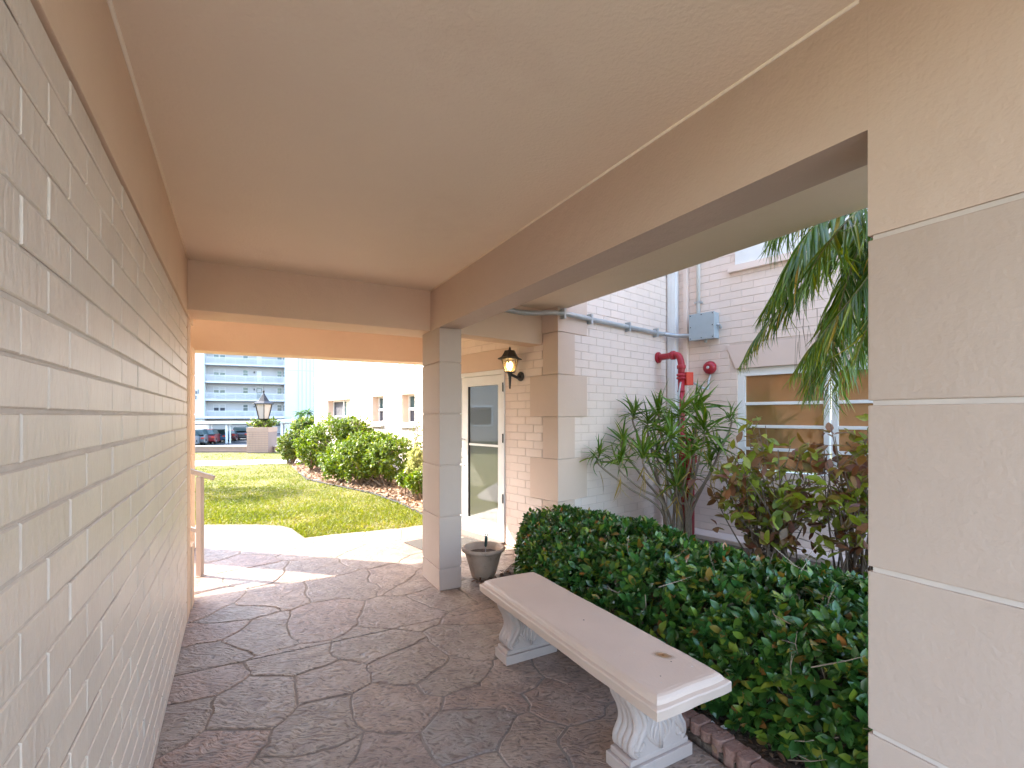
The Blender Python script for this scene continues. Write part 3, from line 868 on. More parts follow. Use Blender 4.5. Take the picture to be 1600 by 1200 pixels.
# rest of the left building, outside the picture
w_ = MB(); w_.wbox(LO, DL, sA, sB + 0.25, -7.0, -0.301, 0.0, 7.2); w_.build('rear_building', 'whitebrick', lw_)

# ================================================================== entrance wing
W0 = Vector((-0.684, 6.495)); AW = Vector((-D2.x, -D2.y))      # door wall direction (towards the corner)
sc0 = s_at(W0, AW, 872)
C1 = W0 + AW * sc0                                               # outer corner
CT = Vector((T2.x, T2.y))
s_in = s_at(C1, CT, 1046)
C2 = C1 + CT * s_in                                              # inner corner
wing = empty('entrance_wing', (C1.x, C1.y, 0), 'pink painted brick building wing with pale corner blocks around the glass door and planting court', 'building')
HB = 0.0915; LB = 0.272
def sd_(px): return s_at(W0, AW, px)
def scn(px): return s_at(C1, CT, px)
def sw(px): return s_at(C2, AW, px)
WT = 3.45
# corner blocks
zq = [-0.01, 0.17, 0.6275, 1.085, 1.5425, 2.0, 2.4575, 2.915, 3.3725]
lngs = []
for k in range(len(zq) - 1):
    lng = (k % 2 == 0)
    lngs.append(lng)
    z0_, z1_ = zq[k] + 0.003, zq[k + 1] - 0.003
    m1 = MB()
    s0_ = sd_(829.5 if lng else 849.5)
    m1.wbox(W0, AW, s0_ + 0.003, sc0 + 0.014, -0.08, 0.016, z0_, z1_)
    m1.build('corner_block', 'quoin', wing, bevel=0.004)
    m1 = MB(); s1_ = scn(916 if lng else 897)
    m1.wbox(C1, CT, 0.0, s1_ - 0.003, -0.08, 0.015, z0_, z1_)
    m1.build('corner_block', 'quoin', wing, bevel=0.004)
door_s0, door_s1 = sd_(716), sd_(789.5)
door_top = 2.118
holes_d = [(door_s0, door_s1, -1, door_top), (door_s0 - 0.3, sd_(796), door_top, 2.367)]
holes_c = []
for k in range(len(zq) - 1):
    holes_d.append((sd_(829.5 if lngs[k] else 849.5), 99, zq[k], zq[k + 1]))
    holes_c.append((-9, scn(916 if lngs[k] else 897), zq[k], zq[k + 1]))
zph = 2.0 - 30 * HB
items = []
br = lay(W0, AW, sd_(686), sc0, 0.0, 2.95, LB, HB, holes_d, phase=sd_(797), zphase=zph)
ang, n3, sc = place_bricks(wing, 'brick', W0, AW, br, 'wingbrick', pxr=(722, 872)); items += [(v, c, b, ang, n3) for v, c, b in sc]
br = lay(C1, CT, 0.0, s_in, 0.0, WT, LB, HB, holes_c, phase=0.1, zphase=zph)
ang, n3, sc = place_bricks(wing, 'brick', C1, CT, br, 'wingbrick', pxr=(880, 1046)); items += [(v, c, b, ang, n3) for v, c, b in sc]
win_s0, win_s1 = sw(1152.5), sw(1152.5) + 2.2
win_z0, win_z1 = 0.86, 2.135
holes_w = [(win_s0, win_s1, win_z0, win_z1), (win_s0 - 0.10, win_s1 + 0.1, win_z1, 2.43)]
br = lay(C2, AW, 0.0, 5.2, 0.0, 4.0, LB, HB, holes_w, phase=0.03, zphase=zph)
ang, n3, sc = place_bricks(wing, 'brick', C2, AW, br, 'wingbrick', pxr=(1046, 1357)); items += [(v, c, b, ang, n3) for v, c, b in sc]
emit_bricks(wing, items, 'wingbrick', 300, dep=0.0045, joint=0.0055)
w_ = MB(); w_.wbox(W0, AW, sd_(686), door_s0, -0.25, 0.0, 0.0, 2.95); w_.wbox(W0, AW, door_s1, sc0 - 0.002, -0.25, 0.0, 0.0, 2.95)
w_.wbox(W0, AW, door_s0, door_s1, -0.25, 0.0, door_top, 2.95)
w_.build('mortar', 'wingmortar', wing)
w_ = MB(); w_.wbox(C1, CT, 0.0, s_in + 0.25, -0.25, 0.0, 0.0, 7.0); w_.build('mortar', 'wingmortar', wing)
w_ = MB(); w_.wbox(C2, AW, 0.0, win_s0, -0.25, 0.0, 0.0, 7.0); w_.wbox(C2, AW, win_s1, 5.2, -0.25, 0.0, 0.0, 7.0)
w_.wbox(C2, AW, win_s0, win_s1, -0.25, 0.0, 0.0, win_z0); w_.wbox(C2, AW, win_s0, win_s1, -0.25, 0.0, win_z1, 7.0)
w_.build('mortar', 'wingmortar', wing)
w_ = MB(); w_.wbox(W0, AW, door_s0 - 0.3, sd_(796) - 0.003, -0.05, 0.013, door_top + 0.002, 2.364); w_.build('door_header', 'quoin', wing, bevel=0.003)
w_ = MB(); sj = sw(1142)
hd = [(sw(1155) - 0.16, 2.43), (win_s1 + 0.2, 2.43), (win_s1 + 0.05, win_z1 + 0.003), (win_s0 - 0.02, win_z1 + 0.003)]
a3 = Vector((AW.x, AW.y, 0)); n3w = Vector((AW.y, -AW.x, 0)); C23 = Vector((C2.x, C2.y, 0))
w_.extrude([C23 + a3 * s_ + Vector((0, 0, z_)) for s_, z_ in reversed(hd)], n3w * 0.014); w_.build('window_header', 'winheader', wing)
w_ = MB(); w_.wbox(C2, AW, sw(1140), sw(1140) + 1.9, 0.0, 0.06, 3.33, 3.41); w_.build('upper_sill', 'wingbrick', wing, bevel=0.004)
w_ = MB(); w_.wbox(C2, AW, sw(1140) + 0.08, sw(1140) + 1.8, 0.0, 0.03, 3.412, 4.3); 
uw = w_.build('window', 'white', wing)
w_ = MB(); w_.wbox(C2, AW, 0.0, 5.2, 0.0, 0.30, 0.0, 0.07); w_.build('wall_kerb', 'wingbrick', wing, bevel=0.01)
# wing roof mass (shade) behind the walls
w_ = MB(); w_.prism([(p[0], p[1]) for p in (W0 + AW * sd_(686) + CT * 0.26, C1 + CT * 0.27 + Vector((D2.x, D2.y)) * 0.0, C2 + CT * 0.0 + Vector((D2.x, D2.y)) * 0.26, C2 + Vector((D2.x, D2.y)) * 3 + CT * 2)][::-1], 0.05, 6.9)
# (kept as a plain inner core so that no daylight leaks through the walls)
w_.build('inner_core', 'whitebrick', wing)

# door
df = MB()
for a_, b_, z0_, z1_ in ((sd_(716), sd_(722.5), 0.0, 2.118), (sd_(786.6), sd_(789.5), 0.0, 2.118), (sd_(722.5), sd_(786.6), 2.062, 2.118)):
    df.wbox(W0, AW, a_, b_, -0.06, 0.02, z0_, z1_)
door = df.build('door_frame', 'white', wing, bevel=0.002)
dl = MB(); g0, g1 = sd_(732), sd_(779.3); l0, l1 = sd_(722.9), sd_(786.2)
dl.wbox(W0, AW, l0, g0, -0.035, 0.012, 0.03, 2.057); dl.wbox(W0, AW, g1, l1, -0.035, 0.012, 0.03, 2.057)
dl.wbox(W0, AW, g0, g1, -0.035, 0.012, 1.937, 2.057); dl.wbox(W0, AW, g0, g1, -0.035, 0.012, 0.03, 0.215)
leaf = dl.build('door', 'white', wing)
dg = MB(); dg.wbox(W0, AW, g0 + 0.001, g1 - 0.001, -0.018, -0.008, 0.216, 1.936); dg.build('glass', 'glass', leaf)
gk = MB()
for a_, b_, z0_, z1_ in ((g0, g0 + 0.014, 0.216, 1.936), (g1 - 0.006, g1, 0.216, 1.936)):
    gk.wbox(W0, AW, a_, b_, -0.007, 0.004, z0_, z1_)
gk.build('gasket', 'black', leaf)
pb_ = MB(); pb_.wbox(W0, AW, g0 + 0.015, g1 - 0.007, -0.006, 0.004, 1.165, 1.192); pb_.build('push_bar', 'white', leaf)
hn = MB(); a3d = Vector((AW.x, AW.y, 0)); n3d = Vector((AW.y, -AW.x, 0)); W3 = Vector((W0.x, W0.y, 0))
hx = sd_(727)
hn.tube([W3 + a3d * hx + n3d * q_ + Vector((0, 0, z_)) for q_, z_ in ((0.01, 1.24), (0.06, 1.24), (0.075, 1.22), (0.075, 1.03), (0.06, 1.0), (0.01, 1.0))], 0.011, 8)
hn.lathe(W3 + a3d * hx + Vector((0, 0, 0.90)) + n3d * 0.012, [(0.018, 0), (0.018, 0.015), (0.0, 0.018)], 12, n3d)
hn.build('handle', 'whitedull', leaf, smooth=True)
for z_ in (1.90, 1.28, 0.55):
    h = MB(); h.lathe(W3 + a3d * sd_(788.4) + n3d * 0.03 + Vector((0, 0, z_ - 0.055)), [(0.008, 0), (0.008, 0.11)], 8); h.build('hinge', 'black', wing)
th = MB(); th.wbox(W0, AW, sd_(712), sd_(790), 0.0, 0.18, 0.0, 0.028); th.build('threshold', 'concrete', wing, bevel=0.004)

# court window
wd = MB(); wfz = win_z1
ws = [sw(1154.5), sw(1163.5)]
m_u = [sw(1286), sw(1296.5), sw(1309.5)]
def fr(mb, a_, b_, z0_, z1_, n0=-0.07, n1=-0.01): mb.wbox(C2, AW, a_, b_, n0, n1, z0_, z1_)
fr(wd, win_s0, ws[1], win_z0, win_z1 - 0.075); fr(wd, win_s0, win_s1, win_z1 - 0.075, win_z1 - 0.001, -0.07, -0.025)
fr(wd, ws[1], win_s1, win_z0, win_z0 + 0.04)
fr(wd, sw(1287), sw(1295.5), win_z0 + 0.04, win_z1 - 0.075, -0.06, 0.0); fr(wd, sw(1299), sw(1309), win_z0 + 0.04, win_z1 - 0.075, -0.06, -0.004)
wn = wd.build('window', 'white', wing, bevel=0.002)
vent = [win_z0 + 0.04, 1.155, 1.425, 1.70, win_z1 - 0.08]
mid = [(ws[1], sw(1287)), (sw(1309), win_s1)]
for (a_, b_) in mid:
    for k in range(4):
        pn = MB(); fr(pn, a_ + 0.002, b_ - 0.002, vent[k] + 0.018, vent[k + 1] - 0.018, -0.045, -0.036); pn.build('pane', 'pane', wn)
        rl = MB()
        fr(rl, a_ + 0.002, b_ - 0.002, vent[k + 1] - 0.018, vent[k + 1] + (0.018 if k < 3 else 0.004), -0.05, -0.008)
        rl.build('rail', 'white', wn, bevel=0.003)
# ================================================================== white building beyond the lawn
B0 = Vector((-2.39, 11.8)); BA = Vector((0.601, -0.7986))
def sb(px): return s_at(B0, BA, px)
wb = empty('brick_building', (-5.0, 15.0, 0), 'sunlit cream white brick building with three small windows behind the green shrubs', 'building')
bs0, bs1 = sb(491.5), 4.3
wins = [(sb(512.5), sb(547.5), 0.95, 2.10), (sb(582), sb(599), 1.36, 2.11), (sb(628), sb(648.5), 1.36, 2.10)]
holes = [(a, b, z0_, z1_) for a, b, z0_, z1_ in wins]
items = []
br = lay(B0, BA, bs0, bs1, 0.0, 3.4, 0.30, 0.10, holes, phase=0.0, zphase=0.0)
ang, n3, sc = place_bricks(wb, 'brick', B0, BA, br, 'whitebrick', pxr=(480, 660))
# bricks here show about 5 pixels high: joined
emit_bricks(wb, [(0, c, b, ang, n3) for v, c, b in sc], 'whitebrick', 0, stuffname='brickwork', dep=0.008, joint=0.013)
w_ = MB()
xs = [bs0] + [v for a, b, _, _ in wins for v in (a, b)] + [bs1]
for i in range(0, len(xs), 2): w_.wbox(B0, BA, xs[i], xs[i + 1], -0.3, 0.0, 0.0, 6.5)
for a, b, z0_, z1_ in wins:
    w_.wbox(B0, BA, a, b, -0.3, 0.0, 0.0, z0_); w_.wbox(B0, BA, a, b, -0.3, 0.0, z1_, 6.5)
w_.build('wall', 'pillarjoint', wb)
w_ = MB(); w_.wbox(B0, BA, bs0, bs1, -6, -0.301, 0.0, 6.4); w_.build('inner_core', 'whitebrick', wb)
for i, (a, b, z0_, z1_) in enumerate(wins):
    f = MB(); fw = 0.045
    jm = MB(); jm.wbox(B0, BA, a, a + 0.012, -0.29, -0.002, z0_ + 0.013, z1_ - 0.013); jm.wbox(B0, BA, a, b, -0.29, -0.002, z1_ - 0.012, z1_); jm.wbox(B0, BA, a, b, -0.29, -0.002, z0_, z0_ + 0.012); jm.build('reveal', 'quoin', wb)
    f.wbox(B0, BA, a, a + fw, -0.24, -0.18, z0_, z1_); f.wbox(B0, BA, b - fw, b, -0.24, -0.18, z0_, z1_)
    f.wbox(B0, BA, a + fw, b - fw, -0.24, -0.18, z1_ - fw, z1_); f.wbox(B0, BA, a + fw, b - fw, -0.24, -0.18, z0_, z0_ + fw)
    if i == 0:
        mx_ = (a + b) / 2; f.wbox(B0, BA, mx_ - 0.03, mx_ + 0.03, -0.24, -0.17, z0_ + fw, z1_ - fw)
        f.wbox(B0, BA, a + fw, b - fw, -0.235, -0.185, 1.52, 1.56)
    else:
        f.wbox(B0, BA, a + fw, b - fw, -0.24, -0.165, 1.70, 1.765)
    wn_ = f.build('window', 'white', wb)
    if i == 0:
        p1 = MB(); p1.wbox(B0, BA, a + fw, mx_ - 0.03, -0.222, -0.215, z0_ + fw, z1_ - fw); p1.build('pane', 'screen', wn_)
        p1 = MB(); p1.wbox(B0, BA, mx_ + 0.03, b - fw, -0.222, -0.215, z0_ + fw, z1_ - fw); p1.build('pane', 'winglass', wn_)
    else:
        p1 = MB(); p1.wbox(B0, BA, a + fw, b - fw, -0.222, -0.215, 1.765, z1_ - fw); p1.build('pane', 'winglass', wn_)
        p1 = MB(); p1.wbox(B0, BA, a + fw, b - fw, -0.222, -0.215, z0_ + fw, 1.70); p1.build('pane', 'screen', wn_)
        s_ = MB(); s_.wbox(B0, BA, a - 0.06, b + 0.06, -0.16, 0.10, z0_ - 0.10, z0_ - 0.002); s_.build('sill', 'white', wb, bevel=0.01)
    h = MB(); h.wbox(B0, BA, a - 0.06, b + 0.06, 0.0, 0.012, z1_, z1_ + 0.26); h.build('window_header', 'tanheader', wb)

# neighbouring building out of the picture on the left: the glass door mirrors it
nb = empty('neighbour_building', (-27, 8, 0), 'two storey pinkish building across the lawn, seen only as a reflection in the glass door', 'building')
m = MB(); m.box(-34, -24, -14, 26, -0.05, 6.5); m.build('wall', 'whitebrick', nb)
m = MB(); m.box(-35, -23.4, -14.6, 26.6, 6.5, 6.8); m.build('roof', 'farwall', nb)
for k in range(9):
    for z_ in (0.9, 4.0):
        y_ = -11 + k * 4.2
        m = MB(); m.box(-24.0, -23.95, y_, y_ + 1.6, z_, z_ + 1.3); wv = m.build('window', 'white', nb)
        m = MB(); m.box(-23.95, -23.93, y_ + .1, y_ + 1.5, z_ + .1, z_ + 1.2); m.build('pane', 'farglass', wv)
# ================================================================== far apartment block
FZ = -1.4
fo = cam_pt(320, 650, 77); fo = Vector((fo.x, fo.y)); fa = Vector((0.915, 0.404)).normalized()
def sf(px): return s_at(fo, fa, px)
ab = empty('apartment_building', (fo.x + 6, fo.y + 3, FZ), 'pale blue white apartment block with long balconies, beyond the car park', 'building')
R_ = 1.7
slabs = [1.35 + 2.9 * k for k in range(5)]
xl, xr = sf(320), sf(444.5)
w_ = MB(); w_.wbox(fo, fa, xl, xr, -R_ - 3, -R_, FZ, 16); w_.build('wall', 'farwall', ab)
w_ = MB(); w_.wbox(fo, fa, sf(250), xl - 0.01, -6, 0.3, 0.6, 16); w_.build('stair_tower', 'farwhite', ab)
w_ = MB(); w_.wbox(fo, fa, xr + 0.01, sf(575), -6, 0.0, FZ, 16); w_.build('tower_panel', 'farwhite', ab)
w_ = MB(); w_.wbox(fo, fa, sf(250), xl, 0.3, 0.31, 9.32, 9.40); w_.wbox(fo, fa, xr + 0.02, sf(575), 0.0, 0.012, 9.32, 9.40)
for px in (465.5, 471.5, 478, 484, 490): w_.wbox(fo, fa, sf(px), sf(px) + 0.10, 0.0, 0.05, FZ, 9.3); w_.wbox(fo, fa, sf(px), sf(px) + 0.10, 0.0, 0.05, 9.42, 16)
w_.build('groove_line', 'farwall', ab)
w_ = MB(); w_.wbox(fo, fa, sf(250), xr, 0.31, 0.9, 1.15, 1.55); w_.build('canopy', 'farwhite', ab)
for k, z_ in enumerate(slabs):
    s_ = MB(); s_.wbox(fo, fa, xl, xr, -R_, 0.05, z_ - 0.22, z_); sl_ = s_.build('balcony', 'farwhite', ab)
    r_ = MB(); r_.wbox(fo, fa, xl, xr, -0.05, 0.02, z_ + 0.98, z_ + 1.05); r_.wbox(fo, fa, xl, xr, -0.03, 0.0, z_ + 0.10, z_ + 0.15)
    n_ = 130
    for j in range(n_ + 1):
        s0_ = xl + (xr - xl) * j / n_
        big_ = j % 16 == 0
        r_.wbox(fo, fa, s0_ - (0.03 if big_ else 0.014), s0_ + (0.03 if big_ else 0.014), -0.04, 0.015, z_, z_ + 1.0)
    r_.build('railing', 'farwhite', sl_)
    for (p0, p1, kind_) in ((327, 336, 0), (337, 346, 0), (374, 382.5, 1), (428.5, 436.5, 1), (438, 444, 1)):
        fm = MB(); zt, zb = z_ + 2.15, z_ + 1.02
        s0_, s1_ = sf(p0) + 0.35, sf(p1) + 0.35
        fm.wbox(fo, fa, s0_, s1_, -R_, -R_ + 0.05, zb, zt); wv = fm.build('window', 'farwhite', ab)
        mz = (zb + zt) / 2
        pn = MB(); pn.wbox(fo, fa, s0_ + 0.06, s1_ - 0.06, -R_ + 0.05, -R_ + 0.06, zb + 0.05, mz); pn.build('pane', 'farglass' if not (k == 0 and kind_ == 0) else 'screen', wv)
        pn = MB(); pn.wbox(fo, fa, s0_ + 0.06, s1_ - 0.06, -R_ + 0.05, -R_ + 0.06, mz + 0.05, zt - 0.05); pn.build('pane', 'farglass' if kind_ else 'farwall', wv)
    fm = MB(); fm.wbox(fo, fa, sf(396) + 0.35, sf(404) + 0.35, -R_, -R_ + 0.06, z_, z_ + 2.05)
    dd_ = fm.build('door', 'farwhite' if k != 1 else 'farglass', ab)
    if k == 1:
        pn = MB(); pn.wbox(fo, fa, sf(397) + 0.35, sf(403) + 0.35, -R_ + 0.06, -R_ + 0.07, z_ + 1.3, z_ + 1.9); pn.build('pane', 'farwall', dd_)
    lp = MB(); lp.wbox(fo, fa, sf(391.5) + 0.35, sf(392.8) + 0.35, -R_, -R_ + 0.15, z_ + 1.65, z_ + 1.95); lp.build('wall_light', 'black', ab)
# ground floor windows and door
for p0, p1 in ((384, 391), (430, 437)):
    fm = MB(); fm.wbox(fo, fa, sf(p0), sf(p1), -R_, -R_ + 0.05, -0.2, 0.6); fm.build('window', 'farglass', ab)
# letters on the stair tower (only the end of the name shows)
def letters(txt, size, s_, z_):
    cu = bpy.data.curves.new('lettering', 'FONT'); cu.body = txt; cu.size = size; cu.extrude = 0.03; cu.align_x = 'RIGHT'
    ob = bpy.data.objects.new('lettering', cu); COL.objects.link(ob)
    bpy.context.view_layer.update()
    me = bpy.data.meshes.new_from_object(ob.evaluated_get(bpy.context.evaluated_depsgraph_get()))
    bpy.data.objects.remove(ob)
    a3 = Vector((fa.x, fa.y, 0)); n3 = Vector((fa.y, -fa.x, 0))
    base = Vector((fo.x, fo.y, 0)) + a3 * s_ + n3 * 0.34 + Vector((0, 0, z_))
    me.materials.clear(); me.materials.append(M['black'])
    o = link('lettering', me, ab, loc=base)
    o.rotation_euler = (math.radians(90), 0, math.atan2(fa.y, fa.x))
letters('tal', 1.0, sf(311.5), 5.1)
letters('e', 1.0, sf(308.5), 4.3)

# ---- carports and cars
def carport(name, pxa, pxb, depth, z_top, label, posts, dirv=(0.97, 0.24), tilt=0.0):
    o = cam_pt(pxa, 650, depth); o = Vector((o.x, o.y)); a = Vector(dirv).normalized()
    s1 = s_at(o, a, pxb)
    r = empty(name, (o.x + a.x * s1 / 2, o.y + a.y * s1 / 2, FZ), label, 'carport', 'carports in the car park')
    m = MB(); m.wbox(o, a, 0, s1, -5.0, 0.3, z_top, z_top + 0.22); m.build('roof', 'white', r, bevel=0.02)
    m = MB(); m.wbox(o, a, 0.2, s1 - 0.2, -4.6, -4.4, z_top - 0.2, z_top - 0.01); m.build('crossbar', 'white', r)
    for px in posts:
        s_ = s_at(o, a, px); m = MB(); m.wbox(o, a, s_ - 0.09, s_ + 0.09, -0.3, -0.12, FZ, z_top - 0.01)
        m.wbox(o, a, s_ + 0.2, s_ + 0.32, -0.55, -0.43, FZ, z_top - 0.01); m.build('post', 'white', r)
    return r
carport('carport', 250, 384.5, 50, 0.72, 'white flat roofed carport over the parked cars, left of the lantern pillar', (324, 353))
carport('carport', 417, 520, 46, 0.92, 'white flat roofed carport right of the lantern pillar, behind the shrubs', (439.5, 452))
carport_post = None

def car(px, depth, yaw, col, label, H=1.45, L=4.3, Wd=1.75, boxy=False, z=None):
    o = cam_pt(px, 650, depth); z = FZ if z is None else z
    name = 'parked_car'
    r = empty(name, (o.x, o.y, z), label, 'car', 'cars parked under the carport')
    mt = pmat('car_paint', col, col, 1, 0.3, spec=0.6)
    ca, sa = math.cos(yaw), math.sin(yaw)
    def W(x, y, zz): return (o.x + x * ca - y * sa, o.y + x * sa + y * ca, z + zz)
    h = H
    prof = [(-L/2, .35), (-L/2, .75), (-L/2 + .15, .92), (-L/2 + .9, h * .68), (L/2 - .9, h * .64), (L/2 - .1, h * .52), (L/2, .5), (L/2, .28), (L/2 - .3, .22), (-L/2 + .3, .22)]
    roof = [(-L * .40, h * .66), (-L * .30, h * .96), (-L * .1, h), (L * .08, h * .97), (L * .24, h * .65)]
    if boxy: roof = [(-L * .46, h * .66), (-L * .44, h * .98), (-L * .1, h), (L * .12, h * .97), (L * .24, h * .65)]
    def loft(pr, w0, w1, zref0, zref1, nm, m, par):
        mb = MB(); vs = []; n = len(pr)
        for sgn in (-1, 1):
            for x, zz in pr:
                t = 0 if zref1 == zref0 else min(1, max(0, (zz - zref0) / (zref1 - zref0)))
                vs.append(W(x, sgn * (w0 + (w1 - w0) * t) / 2, zz))
        fs = [tuple(reversed(range(n))), tuple(range(n, 2 * n))] + [(i, (i + 1) % n, n + (i + 1) % n, n + i) for i in range(n)]
        mb.add(vs, fs); return mb.build(nm, m, par, bevel=0.05 if nm == 'body' else 0.02)
    body = loft(prof, Wd, Wd * .94, .4, h * .66, 'body', mt, r)
    loft(roof, Wd * .9, Wd * .68, h * .65, h, 'windows', 'farglass', r)
    top = [(x * .86 - .02, zz + 0.02) for x, zz in roof[1:4]]
    rp = MB(); vs = [W(x, s * Wd * .33, zz) for s in (-1, 1) for x, zz in top]
    rp.add([v for v in vs] + [(v[0], v[1], v[2] - 0.05) for v in vs], [(0, 1, 4, 3), (1, 2, 5, 4), (6, 9, 10, 7), (7, 10, 11, 8), (0, 3, 9, 6), (2, 8, 11, 5), (0, 6, 7, 1), (1, 7, 8, 2), (3, 4, 10, 9), (4, 5, 11, 10)])
    rp.build('roof', mt, r)
    for sx in (-1, 1):
        for sy in (-1, 1):
            c = Vector(W(sx * L * .3, sy * (Wd / 2 - .1), .32)); ax = Vector((-sa, ca, 0)) * sy
            t_ = MB(); t_.lathe(c, [(.20, -.08), (.31, -.08), (.33, 0), (.31, .10), (.20, .10)], 18, ax); wh = t_.build('wheel', 'tyre', r)
            t_ = MB(); t_.lathe(c, [(.20, .04), (.19, .09), (.05, .11)], 14, ax); t_.build('rim', 'rim', wh)
    for sx, cc in ((-1, 'redbox'), (1, 'white')):
        for sy in (-1, 1):
            t_ = MB(); p = [W(sx * (L / 2 - .06), sy * (Wd / 2 - .12) - .14, .66), W(sx * (L / 2 + .012), sy * (Wd / 2 - .12) - .14, .66)]
            x0 = W(sx * (L / 2 - .1), sy * (Wd / 2 - .3), .66)
            t_.obox(x0, Vector((ca, sa, 0)) * (sx * .112), Vector((-sa, ca, 0)) * (sy * .26), (0, 0, .16)); t_.build('tail_light' if sx < 0 else 'headlight', cc, r)
    return r
ya = math.radians(112)
car(296, 47.5, ya, (0.20, 0.21, 0.22), 'pale grey car parked at the far left, nearest the tan post', 1.5)
car(311, 49.5, ya, (0.12, 0.125, 0.13), 'silver car parked left of the red one under the carport', 1.6, boxy=True)
car(327, 51.5, ya, (0.20, 0.006, 0.008), 'bright red car parked under the carport', 1.55, boxy=True)
car(344, 54.5, ya, (0.02, 0.08, 0.14), 'blue car parked between the red and the dark red cars', 1.45)
car(359, 57.5, ya, (0.09, 0.012, 0.02), 'small dark red car parked under the carport beside the blue one', 1.25)
car(378, 60, ya, (0.05, 0.05, 0.055), 'dark grey pickup parked just left of the brick pillar', 1.7, boxy=True)

# ---- low wall, pillar and lantern
lwz = empty('low_wall', (-12, 20.9, 0), 'low pink brick wall along the far edge of the lawn', 'wall')
oW = Vector((-22, 20.55)); aW = Vector((1, 0.035)).normalized()
m = MB(); m.wbox(oW, aW, 0, 10.45, -0.22, 0.0, -0.6, 0.20); m.wbox(oW, aW, 11.6, 17, -0.22, 0.0, -0.6, 0.20); m.build('wall', 'pillarjoint', lwz)
m = MB()
for s0_, s1_ in ((0, 10.45), (11.6, 17)): m.wbox(oW, aW, s0_, s1_, -0.26, 0.04, 0.202, 0.25)
m.build('coping', 'path', lwz)
br = lay(oW, aW, 0, 10.45, -0.02, 0.20, 0.2, 0.11, (), 0, 0, half=0.0) + lay(oW, aW, 11.6, 17, -0.02, 0.20, 0.2, 0.11, (), 0, 0, half=0.0)
ang, n3, sc = place_bricks(lwz, 'brick', oW, aW, br, 'wingbrick')
emit_bricks(lwz, [(0, c, b, ang, n3) for v, c, b in sc], 'pillarbrick', 0, dep=0.008, joint=0.012)

pil = empty('brick_pillar', (-10.95, 21.0, 0), 'square pink brick pillar with a lantern on top at the far edge of the lawn', 'pillar')
po = Vector((-11.30, 20.45)); pa = Vector((1, 0.06)).normalized()
pn_ = Vector((pa.y, -pa.x))
m = MB(); m.wbox(po, pa, 0, 0.88, -0.9, 0, -0.1, 1.04); m.build('core', 'pillarjoint', pil)
items = []
br = lay(po, pa, 0, 0.88, 0.0, 0.86, 0.126, 0.096, (), 0, 0, half=0.0)
ang, n3, sc = place_bricks(pil, 'brick', po, pa, br, 'quoin'); items += [(v, c, b, ang, n3) for v, c, b in sc]
po2 = po - pn_ * 0.9; pa2 = pn_  # left side face, direction towards the camera
br = lay(po2, pa2, 0, 0.9, 0.0, 0.86, 0.126, 0.096, (), 0, 0, half=0.0)
ang, n3, sc = place_bricks(pil, 'brick', po2, pa2, br, 'quoin'); items += [(v, c, b, ang, n3) for v, c, b in sc]
emit_bricks(pil, items, 'pillarbrick', 0, dep=0.01, joint=0.014)
m = MB(); m.wbox(po, pa, -0.015, 0.895, -0.915, 0.015, 0.865, 1.06); m.build('cap', 'pillarbrick', pil, bevel=0.01)

def lantern(c, z0_, Rt, Rb, Hh, name, label, cat, n=6, finial=0.3, roofh=0.45):
    r = empty(name, (c[0], c[1], z0_), label, cat)
    m = MB(); m.lathe((c[0], c[1], z0_), [(Rb * .8, 0), (Rb * .5, Hh * .1), (Rb * .35, Hh * .14), (Rb * .9, Hh * .18), (Rb, Hh * .2)], n); m.build('base', 'black', r)
    m = MB(); m.lathe((c[0], c[1], z0_ + Hh * .2), [(Rb, 0), (Rt, Hh * .8)], n); 
    m.f = m.f[:-2]
    return r, m

lc = (-10.83, 20.93)
lr = empty('pillar_lantern', (lc[0], lc[1], 1.06), 'large black and frosted glass lantern standing on the brick pillar', 'lantern')
m = MB(); m.lathe((lc[0], lc[1], 1.06), [(.10, 0), (.07, .1), (.05, .28), (.20, .34), (.22, .37)], 6); m.build('base', 'black', lr)
lg = new_mat('lantern_glass'); lg[3].inputs['Base Color'].default_value = (0.42, 0.38, 0.36, 1); lg[3].inputs['Roughness'].default_value = 0.25; M['lglass'] = lg[0]
m = MB(); m.lathe((lc[0], lc[1], 1.06), [(.20, .375), (.34, .99)], 6); m.build('lens', 'lglass', lr)
for k in range(6):
    a_ = 2 * math.pi * k / 6
    m = MB(); m.tube([(lc[0] + .215 * math.cos(a_), lc[1] + .215 * math.sin(a_), 1.42), (lc[0] + .365 * math.cos(a_), lc[1] + .365 * math.sin(a_), 2.05)], .018, 5); m.build('rib', 'black', lr)
m = MB(); m.lathe((lc[0], lc[1], 2.05), [(.40, 0), (.47, .01), (.46, .05), (.24, .16), (.13, .32), (.05, .45), (.02, .50), (.05, .56), (.05, .60), (.012, .64), (.008, .78)], 6); m.build('roof', 'black', lr)
# ================================================================== handrail by the left opening
hr = empty('handrail', gnd(312.5, 900), 'pale painted metal handrail by the side opening at the end of the brick wall', 'handrail')
pb0 = gnd(312.5, 900)
M['railpaint'] = pmat('rail_paint', (0.42, 0.34, 0.29), (0.38, 0.30, 0.26), 8, 0.5)
def sqtube(a, b, w, h, nm, mat, par):
    a, b = Vector(a), Vector(b); t = (b - a).normalized(); u = t.cross(Vector((0, 0, 1)))
    if u.length < 1e-3: u = Vector((1, 0, 0))
    u.normalize(); v = u.cross(t).normalized()
    m = MB(); m.obox(a - u * w / 2 - v * h / 2, b - a, u * w, v * h); return m.build(nm, mat, par, bevel=0.004)
sqtube(pb0 + Vector((0, 0, 0.0)), pb0 + Vector((0, 0, 0.962)), 0.05, 0.05, 'post', 'railpaint', hr)
rd = Vector((-0.93, -0.25, 0.35)).normalized()
tp = pb0 + Vector((0, 0, 0.99))
